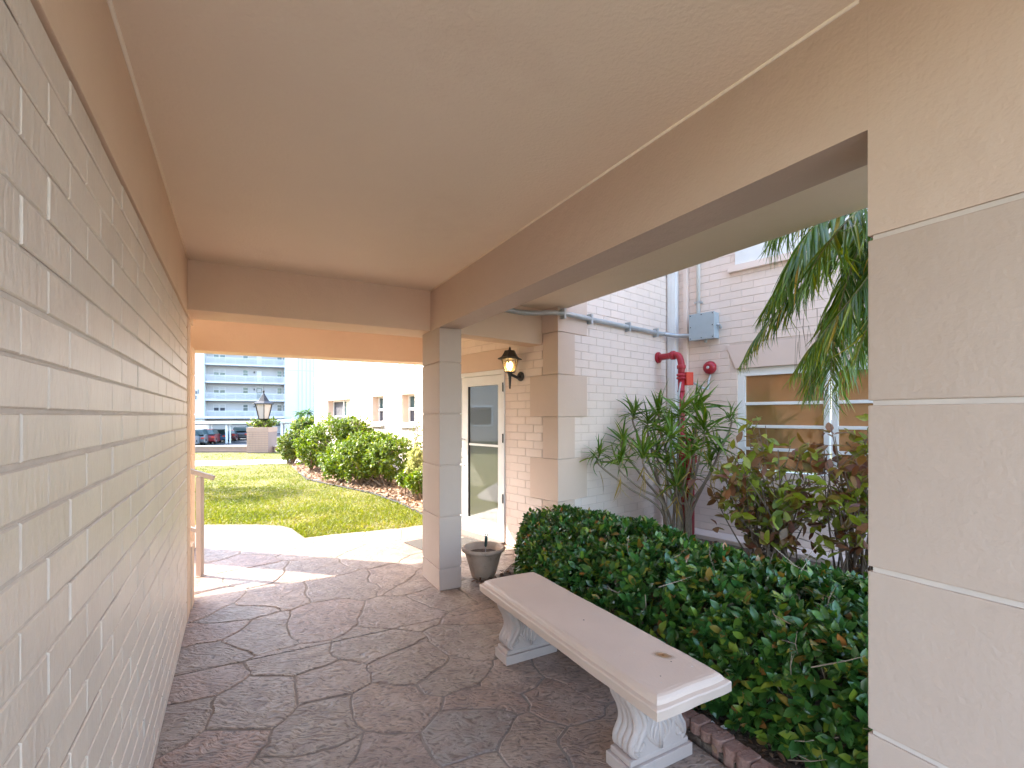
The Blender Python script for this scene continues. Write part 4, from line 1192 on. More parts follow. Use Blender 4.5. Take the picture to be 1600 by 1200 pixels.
sqtube(tp - rd * 0.13, tp + rd * 0.9, 0.05, 0.042, 'top_rail', 'railpaint', hr)
md = pb0 + Vector((0, 0, 0.434)); sqtube(md + rd * 0.028, md + rd * 0.9, 0.04, 0.035, 'mid_rail', 'railpaint', hr)
m = MB(); m.lathe(pb0, [(0.05, 0), (0.05, 0.008)], 12); m.build('foot_plate', 'railpaint', hr)

# ================================================================== bench
bn = empty('bench', P(2.14, 1.58), 'painted concrete bench with scrolled legs and a rust stained seat, before the hedge', 'bench')
sd0, sd1, st0, st1, sz = 1.335, 2.945, 1.372, 1.818, 0.45
prof = [(a_ * 1.15, a_ * 1.15, z_) for a_, z_ in ((0.004, -0.078), (0.0, -0.074), (0.0, -0.036), (0.003, -0.031), (0.012, -0.028), (0.017, -0.026), (0.019, -0.021), (0.022, -0.013), (0.029, -0.005), (0.038, -0.001), (0.050, 0.0))]
vs = []; fs = []
NS = 26
rb_ = random.Random(5)
for (i1, i2, dz) in prof:
    ring = []
    d0, d1, t0, t1 = sd0 + i1, sd1 - i1, st0 + i2, st1 - i2
    r = 0.012
    cs = [(d0, t0), (d1, t0), (d1, t1), (d0, t1)]
    for k in range(4):
        a, b = cs[k], cs[(k + 1) % 4]
        nseg = NS if k % 2 == 0 else 8
        for j in range(nseg):
            u = j / nseg
            x = a[0] + (b[0] - a[0]) * u; y = a[1] + (b[1] - a[1]) * u
            if j == 0:   # soften the corner
                x += r * (1 if x < 2 else -1) * 0.4; y += r * (1 if y < 1.57 else -1) * 0.4
            nz = noise.noise(Vector((x * 6, y * 6, dz * 20))) * 0.0025 + noise.noise(Vector((x * 40, y * 40, dz * 30))) * 0.0012
            ring.append(P(x + nz, y + nz, sz + dz + nz * 0.8))
    vs += ring
n = 2 * (NS + 8)
for i in range(len(prof) - 1):
    for k in range(n):
        a, b = i * n + k, i * n + (k + 1) % n
        fs.append((a, a + n, b + n, b))
fs = [tuple(reversed(f)) for f in fs]
fs.append(tuple(range((len(prof) - 1) * n, len(prof) * n))[::1]); fs.append(tuple(range(n))[::-1])
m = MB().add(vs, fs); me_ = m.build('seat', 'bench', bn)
bm = bmesh.new(); bm.from_mesh(me_.data); bmesh.ops.recalc_face_normals(bm, faces=bm.faces[:]); bm.to_mesh(me_.data); bm.free()
# chips: small pale spots where paint is gone
rp = random.Random(11)
for k in range(16):
    d_, t_ = rp.uniform(1.4, 2.9), rp.uniform(1.43, 1.72)
    if k > 8: d_, t_ = rp.uniform(1.38, 1.50), rp.uniform(1.42, 1.70)
    m = MB(); c = P(d_, t_, sz - 0.0005); r = rp.uniform(0.002, 0.006)
    m.lathe(c, [(r, 0), (r * .6, 0.0012)], 7); m.build('paint_chip', 'groove' if k % 4 else 'dark', bn)
# rust stain: bolt end in a shallow stain
sp = cam_pt(1035, 1025, 1); t_st = (0, 0)
gs = gnd(1036, 1024, sz); dS, tS = dt(gs)
stm, sn, sl_, sb_ = new_mat('rust_halo')
gg = sn.new('ShaderNodeTexCoord'); ln_ = sn.new('ShaderNodeVectorMath'); ln_.operation = 'LENGTH'
sl_.new(gg.outputs['Object'], ln_.inputs[0])
nz_ = sn.new('ShaderNodeTexNoise'); nz_.inputs['Scale'].default_value = 30; sl_.new(gg.outputs['Object'], nz_.inputs['Vector'])
ad = sn.new('ShaderNodeMath'); ad.operation = 'MULTIPLY_ADD'; ad.inputs[1].default_value = 0.03
sl_.new(nz_.outputs[0], ad.inputs[0]); sl_.new(ln_.outputs['Value'], ad.inputs[2])
cr_ = sn.new('ShaderNodeValToRGB'); e = cr_.color_ramp.elements
e[0].position = 0.022; e[0].color = (0.20, 0.095, 0.04, 1); e[1].position = 0.085; e[1].color = (0.62, 0.47, 0.38, 1)
x = e.new(0.034); x.color = (0.33, 0.17, 0.06, 1); x = e.new(0.055); x.color = (0.55, 0.39, 0.26, 1)
sl_.new(ad.outputs[0], cr_.inputs[0]); sl_.new(cr_.outputs[0], sb_.inputs['Base Color']); sb_.inputs['Roughness'].default_value = 0.5
al = sn.new('ShaderNodeMapRange'); al.inputs[1].default_value = 0.025; al.inputs[2].default_value = 0.075; al.inputs[3].default_value = 1; al.inputs[4].default_value = 0
sl_.new(ad.outputs[0], al.inputs[0]); sl_.new(al.outputs[0], sb_.inputs['Alpha'])
M['halo'] = stm
m = MB(); c = P(dS, tS, sz + 0.0012)
m.add([c + Vector((0.09 * math.cos(a * math.pi / 12), 0.09 * math.sin(a * math.pi / 12), 0)) - Vector((0, 0, 0)) for a in range(24)], [tuple(range(24))])
hs = m.build('rust_stain', 'halo', bn); hs.scale = (1.0, 0.6, 1); hs.rotation_euler = (0, 0, math.radians(150))
m = MB(); m.lathe(P(dS, tS, sz + 0.0005), [(0.007, 0), (0.006, 0.002), (0.002, 0.003)], 8); m.build('bolt', 'rust', bn)

def bez(pts, n):
    """Catmull-Rom through pts"""
    out = []
    q = [pts[0]] + list(pts) + [pts[-1]]
    for i in range(1, len(q) - 2):
        for j in range(n):
            t = j / n
            a, b, c, d = (Vector(q[i - 1]), Vector(q[i]), Vector(q[i + 1]), Vector(q[i + 2]))
            out.append(0.5 * ((2 * b) + (-a + c) * t + (2 * a - 5 * b + 4 * c - d) * t * t + (-a + 3 * b - 3 * c + d) * t ** 3))
    out.append(Vector(pts[-1])); return out

def bench_leg(dc):
    tc = 1.598; th = 0.13
    d0, d1 = dc - th / 2, dc + th / 2
    r = empty('leg', P(dc, tc)); r.parent = bn; r.location = Vector(P(dc, tc)) - world_loc(bn)
    # plinth: stepped block
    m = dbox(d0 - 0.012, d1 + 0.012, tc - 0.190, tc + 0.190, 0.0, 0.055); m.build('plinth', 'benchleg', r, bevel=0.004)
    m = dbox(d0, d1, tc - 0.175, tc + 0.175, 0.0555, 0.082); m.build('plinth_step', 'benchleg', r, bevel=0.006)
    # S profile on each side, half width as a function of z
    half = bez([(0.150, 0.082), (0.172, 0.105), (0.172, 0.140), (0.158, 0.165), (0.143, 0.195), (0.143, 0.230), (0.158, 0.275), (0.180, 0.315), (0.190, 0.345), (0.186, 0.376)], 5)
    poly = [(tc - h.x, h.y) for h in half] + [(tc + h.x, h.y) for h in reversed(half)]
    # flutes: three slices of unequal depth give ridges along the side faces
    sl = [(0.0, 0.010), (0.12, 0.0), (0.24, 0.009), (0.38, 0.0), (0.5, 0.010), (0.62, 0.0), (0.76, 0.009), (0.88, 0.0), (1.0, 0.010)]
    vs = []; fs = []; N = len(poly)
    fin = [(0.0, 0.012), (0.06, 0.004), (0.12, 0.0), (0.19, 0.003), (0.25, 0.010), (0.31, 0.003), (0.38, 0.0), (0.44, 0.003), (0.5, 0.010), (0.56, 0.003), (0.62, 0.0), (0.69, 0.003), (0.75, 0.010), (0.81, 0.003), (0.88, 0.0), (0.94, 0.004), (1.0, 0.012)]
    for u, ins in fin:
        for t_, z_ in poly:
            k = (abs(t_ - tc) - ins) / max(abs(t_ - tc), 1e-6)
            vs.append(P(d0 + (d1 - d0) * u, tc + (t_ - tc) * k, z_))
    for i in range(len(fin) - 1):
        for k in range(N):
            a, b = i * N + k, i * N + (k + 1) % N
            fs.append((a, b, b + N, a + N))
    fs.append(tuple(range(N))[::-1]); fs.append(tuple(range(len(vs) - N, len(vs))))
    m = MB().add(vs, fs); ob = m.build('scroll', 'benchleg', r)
    bm = bmesh.new(); bm.from_mesh(ob.data); bmesh.ops.recalc_face_normals(bm, faces=bm.faces[:]); bm.to_mesh(ob.data); bm.free()
    # relief on both broad faces
    for dd_, sg in ((d0 + 0.002, -1), (d1 - 0.002, 1)):
        m = MB()
        for s in (-1, 1):
            # lower volute
            pts = []
            for j in range(34):
                a = j / 33 * 2.6 * math.pi; rr = 0.034 * (1 - j / 33 * 0.82)
                pts.append(P(dd_, tc + s * (0.118 + rr * math.cos(a - 1.2)), 0.125 + rr * math.sin(a - 1.2)))
            m.tube(pts, [0.009 * (1 - 0.4 * j / 33) for j in range(34)], 6)
            # long S rib rising from the volute to the seat
            for off, rad in ((0.0, 0.012), (0.026, 0.009), (0.048, 0.007)):
                c = bez([(0.145 - off * .9, 0.115 + off), (0.118 - off * .8, 0.165 + off * .4), (0.092 - off * .6, 0.215), (0.112 - off, 0.275), (0.150 - off * 1.2, 0.330), (0.160 - off * 1.3, 0.372)], 5)
                m.tube([P(dd_, tc + s * v.x, v.y) for v in c], [rad * (0.6 + 0.8 * math.sin(math.pi * min(1, 0.15 + i / len(c)))) for i in range(len(c))], 6)
            # upper curl
            pts = []
            for j in range(26):
                a = j / 25 * 2.2 * math.pi; rr = 0.024 * (1 - j / 25 * 0.8)
                pts.append(P(dd_, tc + s * (0.062 + rr * math.cos(a + 1)), 0.245 + rr * math.sin(a + 1)))
            m.tube(pts, 0.0065, 6)
            for q_ in range(3):
                c = bez([(0.010 + 0.004 * q_, 0.10), (0.035 + 0.016 * q_, 0.135 + .01 * q_), (0.030 + 0.022 * q_, 0.175 + .012 * q_), (0.012 + 0.02 * q_, 0.205 + .015 * q_)], 4)
                m.tube([P(dd_, tc + s * v.x, v.y) for v in c], [0.008 * (0.4 + math.sin(math.pi * i / len(c))) for i in range(len(c))], 6)
        # centre bead and leaf tip
        m.lathe(P(dd_, tc, 0.285), [(0.002, -0.006 * 1), (0.02, 0.0), (0.012, 0.010), (0.001, 0.012)], 12, Vector((D.x, D.y, 0)) * sg)
        m.tube([P(dd_, tc, 0.09), P(dd_, tc, 0.16), P(dd_, tc, 0.25)], [0.012, 0.010, 0.004], 6)
        m.build('relief', 'benchleg', r, smooth=True)
bench_leg(2.695); bench_leg(1.60)

# ================================================================== pot with trowel
pc = gnd(756, 897); pc = Vector((-0.275, 4.62, 0.0))
pt = empty('flower_pot', pc, 'weathered clay flower pot with moss at its foot, between the column and the door', 'flower pot')
m = MB(); m.lathe(pc, [(0.105, 0.0), (0.112, 0.012), (0.135, 0.09), (0.162, 0.19), (0.178, 0.245), (0.184, 0.25), (0.205, 0.262), (0.210, 0.275), (0.206, 0.290), (0.196, 0.296), (0.184, 0.292), (0.172, 0.25), (0.165, 0.215), (0.001, 0.215)], 36)
m.build('body', 'pot', pt, smooth=True)
m = MB(); m.lathe(pc, [(0.165, 0.215), (0.16, 0.225), (0.1, 0.245), (0.05, 0.235), (0.001, 0.24)], 24)
for v_i in range(len(m.v)):
    x, y, z = m.v[v_i]; m.v[v_i] = (x, y, z + noise.noise(Vector((x * 30, y * 30, 0))) * 0.018)
m.build('potting_soil', 'soil', pt)
tw = empty('trowel', pc + Vector((0.02, 0, 0.24)), 'small dark green trowel handle sticking up out of the flower pot', 'trowel')
tb = pc + Vector((0.018, -0.02, 0.20)); tt_ = pc + Vector((0.030, -0.02, 0.43))
m = MB(); m.tube([tb, tb + (tt_ - tb) * 0.45], 0.004, 6); m.build('shank', 'conduit', tw)
m = MB(); m.tube([tb + (tt_ - tb) * 0.42, tb + (tt_ - tb) * 0.48, tb + (tt_ - tb) * 0.75, tb + (tt_ - tb) * 0.86], [0.008, 0.014, 0.015, 0.013], 10)
dirv = (tt_ - tb).normalized(); cc = tb + (tt_ - tb) * 0.90
ringp = [cc + Vector((0.012 * math.cos(a), 0, 0)) + dirv * 0.014 * math.sin(a) for a in [k * math.pi / 6 for k in range(13)]]
m.tube(ringp, 0.006, 6, caps=False); m.build('handle', 'trowel', tw, smooth=True)

# ---- mats
for (px, py, w1, d1, lab) in ((664, 851, 0.75, 0.45, 'dark doormat on the paving just left of the column'), (736, 851, 0.8, 0.42, 'dark doormat in front of the glass door')):
    c = gnd(px, py); m = MB()
    o_ = Vector((c.x, c.y)); 
    m.wbox(o_, T2 if px < 700 else AW, -w1 / 2 + (0.22 if px < 700 else 0.1), w1 / 2, -d1 / 2, d1 / 2, 0.002, 0.014)
    tag(m.build('doormat', 'mat', bevel=0.003), lab, 'doormat', 'doormats by the entrance')

# ================================================================== wall lantern (lit)
sL = sd_(815); zc = 1.55 + (650 - 572) * 5.6 / F
wl = empty('wall_lantern', W3 + a3d * sL + n3d * 0.0 + Vector((0, 0, 1.98)), 'lit black coach lantern on a bracket on the brick wall right of the door', 'lantern')
base = W3 + a3d * sL + n3d * 0.010 + Vector((0, 0, 2.010))
m = MB(); m.lathe(base, [(0.055, 0), (0.055, 0.012), (0.035, 0.03)], 14, n3d); m.build('wall_plate', 'black', wl, smooth=False)
lcx = W3 + a3d * (sL - 0.03) + n3d * 0.155
m = MB(); m.tube([base + n3d * 0.02, base + n3d * 0.06 + Vector((0, 0, -0.015)), base + n3d * 0.11 + Vector((0, 0, 0.0)), Vector((lcx.x, lcx.y, 2.03))], [0.022, 0.018, 0.016, 0.018], 8); m.build('arm', 'black', wl, smooth=True)
Lz = 2.05
m = MB(); m.lathe((lcx.x, lcx.y, Lz), [(0.003, -0.19), (0.010, -0.185), (0.018, -0.05), (0.028, -0.01), (0.060, 0.0), (0.060, 0.008)], 8); m.build('tail', 'black', wl)
m = MB(); m.lathe((lcx.x, lcx.y, Lz + 0.145), [(0.10, 0), (0.145, 0.004), (0.145, 0.012), (0.10, 0.035), (0.075, 0.075), (0.062, 0.105), (0.02, 0.107), (0.012, 0.125), (0.014, 0.135), (0.003, 0.15)], 6, ph=0.3); m.build('roof', 'black', wl)
for k in range(6):
    a_ = 2 * math.pi * k / 6 + 0.3
    m = MB(); m.tube([(lcx.x + .060 * math.cos(a_), lcx.y + .060 * math.sin(a_), Lz + 0.004), (lcx.x + .098 * math.cos(a_), lcx.y + .098 * math.sin(a_), Lz + 0.147)], .0045, 5); m.build('rib', 'black', wl)
lm, ln2, ll2, lb2 = new_mat('ribbed_glass'); lb2.inputs['Base Color'].default_value = (0.75, 0.65, 0.5, 1); lb2.inputs['Roughness'].default_value = 0.25
lb2.inputs['Transmission Weight'].default_value = 0.75; M['ribglass'] = lm
m = MB(); m.lathe((lcx.x, lcx.y, Lz + 0.008), [(0.055, 0), (0.093, 0.138)], 6, ph=0.3); m.f = m.f[:-2]; m.build('glass_pane', 'ribglass', wl)
em, en, el_, eb = new_mat('lamp_bulb'); eb.inputs['Emission Color'].default_value = (1.0, 0.62, 0.22, 1); eb.inputs['Emission Strength'].default_value = 2.6
eb.inputs['Base Color'].default_value = (1, .8, .5, 1); M['bulb'] = em
m = MB(); m.lathe((lcx.x, lcx.y, Lz + 0.02), [(0.004, 0), (0.014, 0.01), (0.026, 0.06), (0.02, 0.095), (0.002, 0.11)], 12); m.build('bulb', 'bulb', wl, smooth=True)
pd = bpy.data.lights.new('lantern_light', 'POINT'); pd.energy = 0.35; pd.color = (1.0, 0.62, 0.28); pd.shadow_soft_size = 0.03
po_ = bpy.data.objects.new('lantern_light', pd); COL.objects.link(po_); po_.parent = wl; po_.location = Vector((lcx.x, lcx.y, Lz + 0.08)) - world_loc(wl)

# ================================================================== services on the court walls
a3c = Vector((CT.x, CT.y, 0)); n3c = Vector((CT.y, -CT.x, 0)); C13 = Vector((C1.x, C1.y, 0))
def cw(s, n, z): return C13 + a3c * s + n3c * n + Vector((0, 0, z))
def ww(s, n, z): return C23 + a3 * s + n3w * n + Vector((0, 0, z))
# downspout in the corner
m = MB(); sdn = s_at(C2, AW, 1051)
m.obox(ww(0.022, 0.012, 0.1), a3 * 0.125, n3w * 0.085, (0, 0, 6.5))
ds = m.build('downspout', 'white', bevel=0.008); tag(ds, 'white square rainwater downpipe in the corner of the court', 'downpipe')
for k in range(2):
    m = MB(); m.obox(ww(0.022 + 0.03 + 0.04 * k, 0.0975, 0.1), a3 * 0.012, n3w * 0.004, (0, 0, 6.5)); m.build('ridge', 'white', ds)
# pinkish pipe and white conduit on the window wall
s1p = sw(1074)
m = MB(); m.obox(ww(s1p - 0.028, 0.01, 0.05), a3 * 0.056, n3w * 0.05, (0, 0, 6.4)); tag(m.build('pipe_casing', 'wingbrick', bevel=0.008), 'slim pink painted pipe casing beside the white downpipe', 'pipe')
jb_s0, jb_s1 = 0.375, 0.70
sc_ = sw(1092.5)
m = MB(); m.tube([ww(sc_ + 0.012, 0.045, 2.86), ww(sc_ + 0.012, 0.045, 6.4)], 0.024, 10); vc = m.build('conduit', 'white', smooth=True); tag(vc, 'white vertical conduit rising from the grey junction box', 'conduit')
for z_ in (3.02, 3.62):
    m = MB(); m.obox(ww(sc_ - 0.03, 0.008, z_), a3 * 0.085, n3w * 0.066, (0, 0, 0.02)); m.build('clip', 'conduit', vc)
# junction box
jb = empty('junction_box', ww(0.53, 0.07, 2.53), 'grey metal junction box on the brick wall above the red bell', 'electrical box')
m = MB(); m.obox(ww(jb_s0, 0.01, 2.535), a3 * (jb_s1 - jb_s0), n3w * 0.125, (0, 0, 0.325)); m.build('box', 'grey', jb, bevel=0.004)
m = MB(); m.obox(ww(jb_s0 - 0.006, 0.136, 2.529), a3 * (jb_s1 - jb_s0 + 0.012), n3w * 0.016, (0, 0, 0.337)); m.build('lid', 'grey', jb, bevel=0.003)
for s_ in (jb_s0 + 0.016, (jb_s0 + jb_s1) / 2, jb_s1 - 0.016):
    for z_ in (2.55, 2.697, 2.845):
        if s_ != (jb_s0 + jb_s1) / 2 or z_ != 2.697:
            m = MB(); m.lathe(ww(s_, 0.152, z_), [(0.007, 0), (0.007, 0.004), (0.002, 0.005)], 8, n3w); m.build('screw', 'dark', jb)
m = MB(); m.tube([ww(jb_s1 + 0.008, 0.07, 2.70), ww(jb_s1 + 0.035, 0.07, 2.70), ww(jb_s1 + 0.035, 0.035, 2.66)], 0.016, 8); m.build('fitting', 'conduit', jb)
m = MB(); m.lathe(ww(0.56, 0.08, 2.49), [(0.012, 0), (0.02, 0.01), (0.02, 0.045)], 8); m.build('drain_fitting', 'conduit', jb)
# long conduit
zc_ = 2.648
path = [Vector((c0.x, c0.y, zc_)) + Vector((-T2.x, -T2.y, 0)) * s_ + n3c * 0.035 for s_ in (0.75, 0.3)]
path += [cw(0.0, 0.042, zc_), cw(0.6, 0.042, zc_), cw(1.2, 0.042, zc_), cw(s_in - 0.32, 0.042, zc_)]
path += [cw(s_in - 0.2, 0.07, zc_), ww(0.20, 0.13, zc_ - 0.03), ww(jb_s0 - 0.01, 0.085, zc_ - 0.04)]
path = bez(path, 5)
m = MB(); m.tube(path, 0.027, 10); lcn = m.build('conduit', 'conduit', smooth=True); tag(lcn, 'long grey conduit running from under the slab across the brick wall to the junction box', 'conduit')
for s_ in (0.02, 0.47, 1.2, s_in - 0.42):
    m = MB(); m.obox(cw(s_, 0.008, zc_ - 0.055), a3c * 0.03, n3c * 0.066, (0, 0, 0.11)); m.build('clip', 'conduit', lcn)
# red standpipe
st = empty('standpipe', (2.15, 6.15, 0), 'red fire standpipe rising behind the spiky plant and bending into the brick wall', 'fire pipe')
fl = cw(scn(1027), 0.008, 2.33)
el0 = fl + n3c * 0.19; vt = Vector((fl.x + n3c.x * 0.27, fl.y + n3c.y * 0.27, 0))
vt = cam_pt(1064.5, 650, 6.12); vt = Vector((vt.x, vt.y, 0))
hv_ = (Vector((vt.x, vt.y, 2.34)) - fl)
m = MB(); m.lathe(fl, [(0.075, 0), (0.075, 0.02), (0.05, 0.03)], 16, n3c); m.build('wall_flange', 'red', st)
pth = bez([fl, fl + hv_ * 0.35, fl + hv_ * 0.62, fl + hv_ * 0.88 + Vector((0, 0, -0.015)), Vector((vt.x, vt.y, 2.22)), Vector((vt.x, vt.y, 2.10))], 6)
m = MB(); m.tube(pth, 0.042, 14); m.build('elbow', 'red', st, smooth=True)
m = MB(); m.tube([(vt.x, vt.y, 0.0), (vt.x, vt.y, 2.12)], 0.041, 14); m.build('riser', 'red', st, smooth=True)
for z_ in (2.02, 2.06):
    m = MB(); m.lathe((vt.x, vt.y, z_), [(0.058, 0), (0.062, 0.012), (0.058, 0.025)], 12); m.build('collar', 'red', st)
c = fl + hv_ * 0.66
m = MB(); m.lathe(c, [(0.05, -0.03), (0.058, -0.02), (0.058, 0.02), (0.05, 0.03)], 12, hv_); m.build('coupling', 'red', st)
m = MB(); m.lathe((vt.x, vt.y, 2.17), [(0.05, -0.02), (0.056, -0.01), (0.056, 0.02), (0.048, 0.03)], 12); m.build('coupling', 'red', st)
m = MB(); m.tube([(vt.x, vt.y, 1.30), (vt.x + 0.1, vt.y - 0.03, 1.24), (vt.x + 0.1, vt.y - 0.03, 0.0)], 0.055, 12); m.build('lower_pipe', 'red', st, smooth=True)
m = MB(); m.lathe((vt.x + 0.1, vt.y - 0.03, 0.95), [(0.07, 0), (0.085, 0.015), (0.085, 0.10), (0.07, 0.115)], 14); m.build('valve_body', 'red', st)
m = MB(); m.lathe((vt.x, vt.y, 1.86), [(0.046, 0), (0.05, 0.005), (0.05, 0.012)], 12); m.build('strap', 'red', st)
# flow switch box and bell
bx = cam_pt(1077.5, 592, 6.1)
bo = empty('alarm_switch_box', bx + Vector((0, 0, -0.08)), 'small orange red alarm switch box fixed to the red pipe', 'alarm box')
m = MB(); m.obox(bx + Vector((-0.05, -0.03, -0.08)), Vector((0.10, 0.03, 0)), Vector((-0.03, 0.09, 0)), (0, 0, 0.165)); m.build('box', 'redbox', bo, bevel=0.006)
m = MB(); m.tube(bez([bx + Vector((-0.055, 0.02, 0.03)), bx + Vector((-0.10, 0.0, 0.0)), Vector((vt.x - 0.05, vt.y - 0.045, 1.80)), Vector((vt.x - 0.045, vt.y - 0.045, 1.45))], 5), 0.012, 6); m.build('cable', 'conduit', bo, smooth=True)
bc = ww(sw(1112), 0.0, 1.55 + (650 - 575) * 6.2 / F)
be = empty('alarm_bell', bc, 'round red fire alarm bell on the brick wall between the standpipe and the window', 'bell')
m = MB(); m.lathe(bc, [(0.05, 0.008), (0.05, 0.03), (0.082, 0.032), (0.086, 0.05), (0.076, 0.085), (0.045, 0.103), (0.022, 0.108), (0.021, 0.104), (0.001, 0.106)], 24, n3w); m.build('gong', 'red', be, smooth=True)
m = MB(); m.lathe(bc + n3w * 0.107, [(0.02, 0), (0.018, 0.004), (0.008, 0.006), (0.002, 0.012)], 12, n3w); m.build('centre_cap', 'whitedull', be)
bb_ = bx + Vector((0.06, 0.04, -0.045))
m = MB(); m.tube(bez([bc + n3w * 0.03 + Vector((0, 0, -0.085)), bc + n3w * 0.05 + Vector((-0.02, -0.01, -0.17)), (bc + bb_) / 2 + Vector((0.04, -0.04, -0.18)), bb_], 6), 0.013, 8)
tag(m.build('flexible_conduit', 'conduit', smooth=True), 'short curved grey conduit joining the red bell to the orange red box', 'conduit')

# ================================================================== edging pavers by the bench
pv = [(1068, 1108), (1087, 1119), (1104, 1130), (1122, 1143), (1140, 1157), (1160, 1172), (1182, 1188), (1206, 1204)]
labs = ['first, farthest', 'second', 'third', 'fourth', 'fifth', 'sixth', 'seventh', 'eighth']
for i, (x, y) in enumerate(pv):
    a = gnd(x, y, 0.07); nx_ = pv[min(i + 1, 7)]; b = gnd(nx_[0], nx_[1], 0.07)
    if i == 7: b = a + (a - gnd(pv[6][0], pv[6][1], 0.07))
    dv = (b - a); L_ = dv.length * 0.93; dv.z = 0; dv.normalize(); nn = Vector((dv.y, -dv.x, 0))
    m = MB(); c = Vector((a.x, a.y, 0)) + dv * L_ / 2
    pts = []
    for k in range(10):
        th = math.pi * k / 9
        pts.append(c + dv * (L_ / 2) * math.cos(th) - nn * (-0.03 - 0.028 * math.sin(th)))
    pts += [c - dv * L_ / 2 - nn * 0.04, c + dv * L_ / 2 - nn * 0.04]
    m.prism([(p.x, p.y) for p in pts][::-1], -0.02 + 0.004 * (i % 3), 0.068 + 0.006 * (i % 2))
    o = m.build('edging_paver', 'edgebrick', bevel=0.006)
    tag(o, f'{labs[i]} reddish scalloped edging paver by the near bench leg, counted from the far end', 'paver', 'scalloped pavers edging the planting bed')
# torn scraps
rl = random.Random(4)
for i, (x, y, lab) in enumerate(((1131, 1139, 'small white scrap lying in the bare soil behind the edging pavers'), (1113, 1132, 'cream crumpled scrap on the soil just above the edging pavers'), (1338, 865, 'small white scrap on the soil beside the near right wall'))):
    c = gnd(x, y, 0.03); m = MB(); r = 0.016 if i < 2 else 0.03
    vs = [c + Vector((r * math.cos(a), r * math.sin(a), 0.0)) * rl.uniform(.5, 1.2) * 1 for a in [k * math.pi / 3.5 for k in range(7)]]
    vs = [v_ if True else v_ for v_ in [c + Vector((r * rl.uniform(.6, 1.2) * math.cos(k * 0.9), r * rl.uniform(.6, 1.2) * math.sin(k * 0.9), rl.uniform(0, .012))) for k in range(7)]]
    m.add(vs + [c + Vector((0, 0, 0.02))], [(k, (k + 1) % 7, 7) for k in range(7)])
    tag(m.build('paper_scrap', 'white'), lab, 'litter')
# ================================================================== vegetation
def rdir(n, up=0.0):
    v = rng.normal(size=(n, 3)); v[:, 2] += up; return unit(v)

def clusters(tips, out, nl, L, spread=0.9, mat_r=None, lift=0.0, jit=0.3):
    """nl leaves round every tip; out = outward direction of the twig"""
    n = len(tips)
    pos = np.repeat(tips, nl, axis=0); o = np.repeat(out, nl, axis=0)
    side = unit(np.cross(o, rng.normal(size=o.shape)))
    k = rng.uniform(0.25, 1.0, size=(n * nl, 1)) * spread
    dirs = unit(o * (1 - 0.5 * k) + side * k + np.array([0, 0, lift]))
    pos = pos - o * rng.uniform(0, 0.05, size=(n * nl, 1)) * (L / 0.06)
    ups = unit(o * 1.0 + rng.normal(size=o.shape) * jit + np.array([0, 0, 0.5]))
    scl = rng.uniform(0.65, 1.15, size=n * nl) * L
    return pos, dirs, ups, scl

# ---- low clipped hedge in front of the court
hedge = empty('hedge', P(2.2, 2.6), 'dark green glossy leaved low hedge filling the bed behind the bench', 'hedge')
def hedge_pts(n, shrink=1.0):
    d = rng.uniform(-0.6, 4.42, n)
    th = rng.uniform(0.0, math.pi, n)
    nearf = np.clip((2.3 - d) / 0.9, 0, 1)
    tc = 2.66 + 0.09 * nearf
    hw = (0.74 - 0.09 * nearf) * shrink; hz = 0.60 * shrink
    e = 2 / 2.6
    c, s = np.cos(th), np.sin(th)
    # (the left end is cut askew, along the entrance walk)
    endf = np.clip(1 - np.clip((d - 3.75) / 0.68, 0, 1) ** 2.6, 0, 1) ** (1 / 2.6)
    cc = np.sign(c) * np.abs(c) ** e; ss = np.abs(s) ** e
    lump = np.array([noise.noise(Vector((a * 2.2, b * 2.2, 3))) for a, b in zip(d, cc)]) * 0.09 + np.array([noise.noise(Vector((a * 6, b * 6, 7))) for a, b in zip(d, cc)]) * 0.05
    t = tc - cc * (hw * (0.35 + 0.65 * endf)) * (1 + lump * .6)
    z = 0.02 + ss * hz * endf * (1 + lump * 1.6)
    nrm = np.stack([-(cc) * T.x, -(cc) * T.y, ss * 1.1 + 0.1], axis=1)
    nrm += np.stack([D.x * np.clip((d - 3.6), 0, 1), D.y * np.clip((d - 3.6), 0, 1), 0 * d], axis=1)
    de = np.clip(3.52 + 1.65 * (t - 1.97), 3.4, 4.5)
    d = np.where(d > 2.6, 2.6 + (d - 2.6) * (de - 2.6) / (4.42 - 2.6), d)
    p = np.stack([d * D.x + t * T.x, d * D.y + t * T.y, z], axis=1)
    return p, unit(nrm), d
ht = [leaf_templ(1.0, 0.50, 0.12, c_, w_) for c_, w_ in ((0.12, 0.55), (0.28, 0.6), (0.02, 0.5), (0.4, 0.58))]
p1, n1, d1 = hedge_pts(3600); p2, n2, d2 = hedge_pts(1900, 0.88); p3, n3_, d3 = hedge_pts(900, 0.72)
tips = np.concatenate([p1, p2, p3]); nr = np.concatenate([n1, n2, n3_])
nr = unit(nr + rng.normal(size=nr.shape) * 0.35)
L0 = 0.074
pos, dirs, ups, scl = clusters(tips, nr, 6, L0, 0.95)
ddep = pos @ np.array([D.x, D.y, 0])
scl *= np.where(ddep > 3.2, 0.8, 1.0)
rnd = rng.uniform(0, 1, len(pos)) * 0.985
keep = pos[:, 2] > 0.03
pos, dirs, ups, scl, rnd = pos[keep], dirs[keep], ups[keep], scl[keep], rnd[keep]
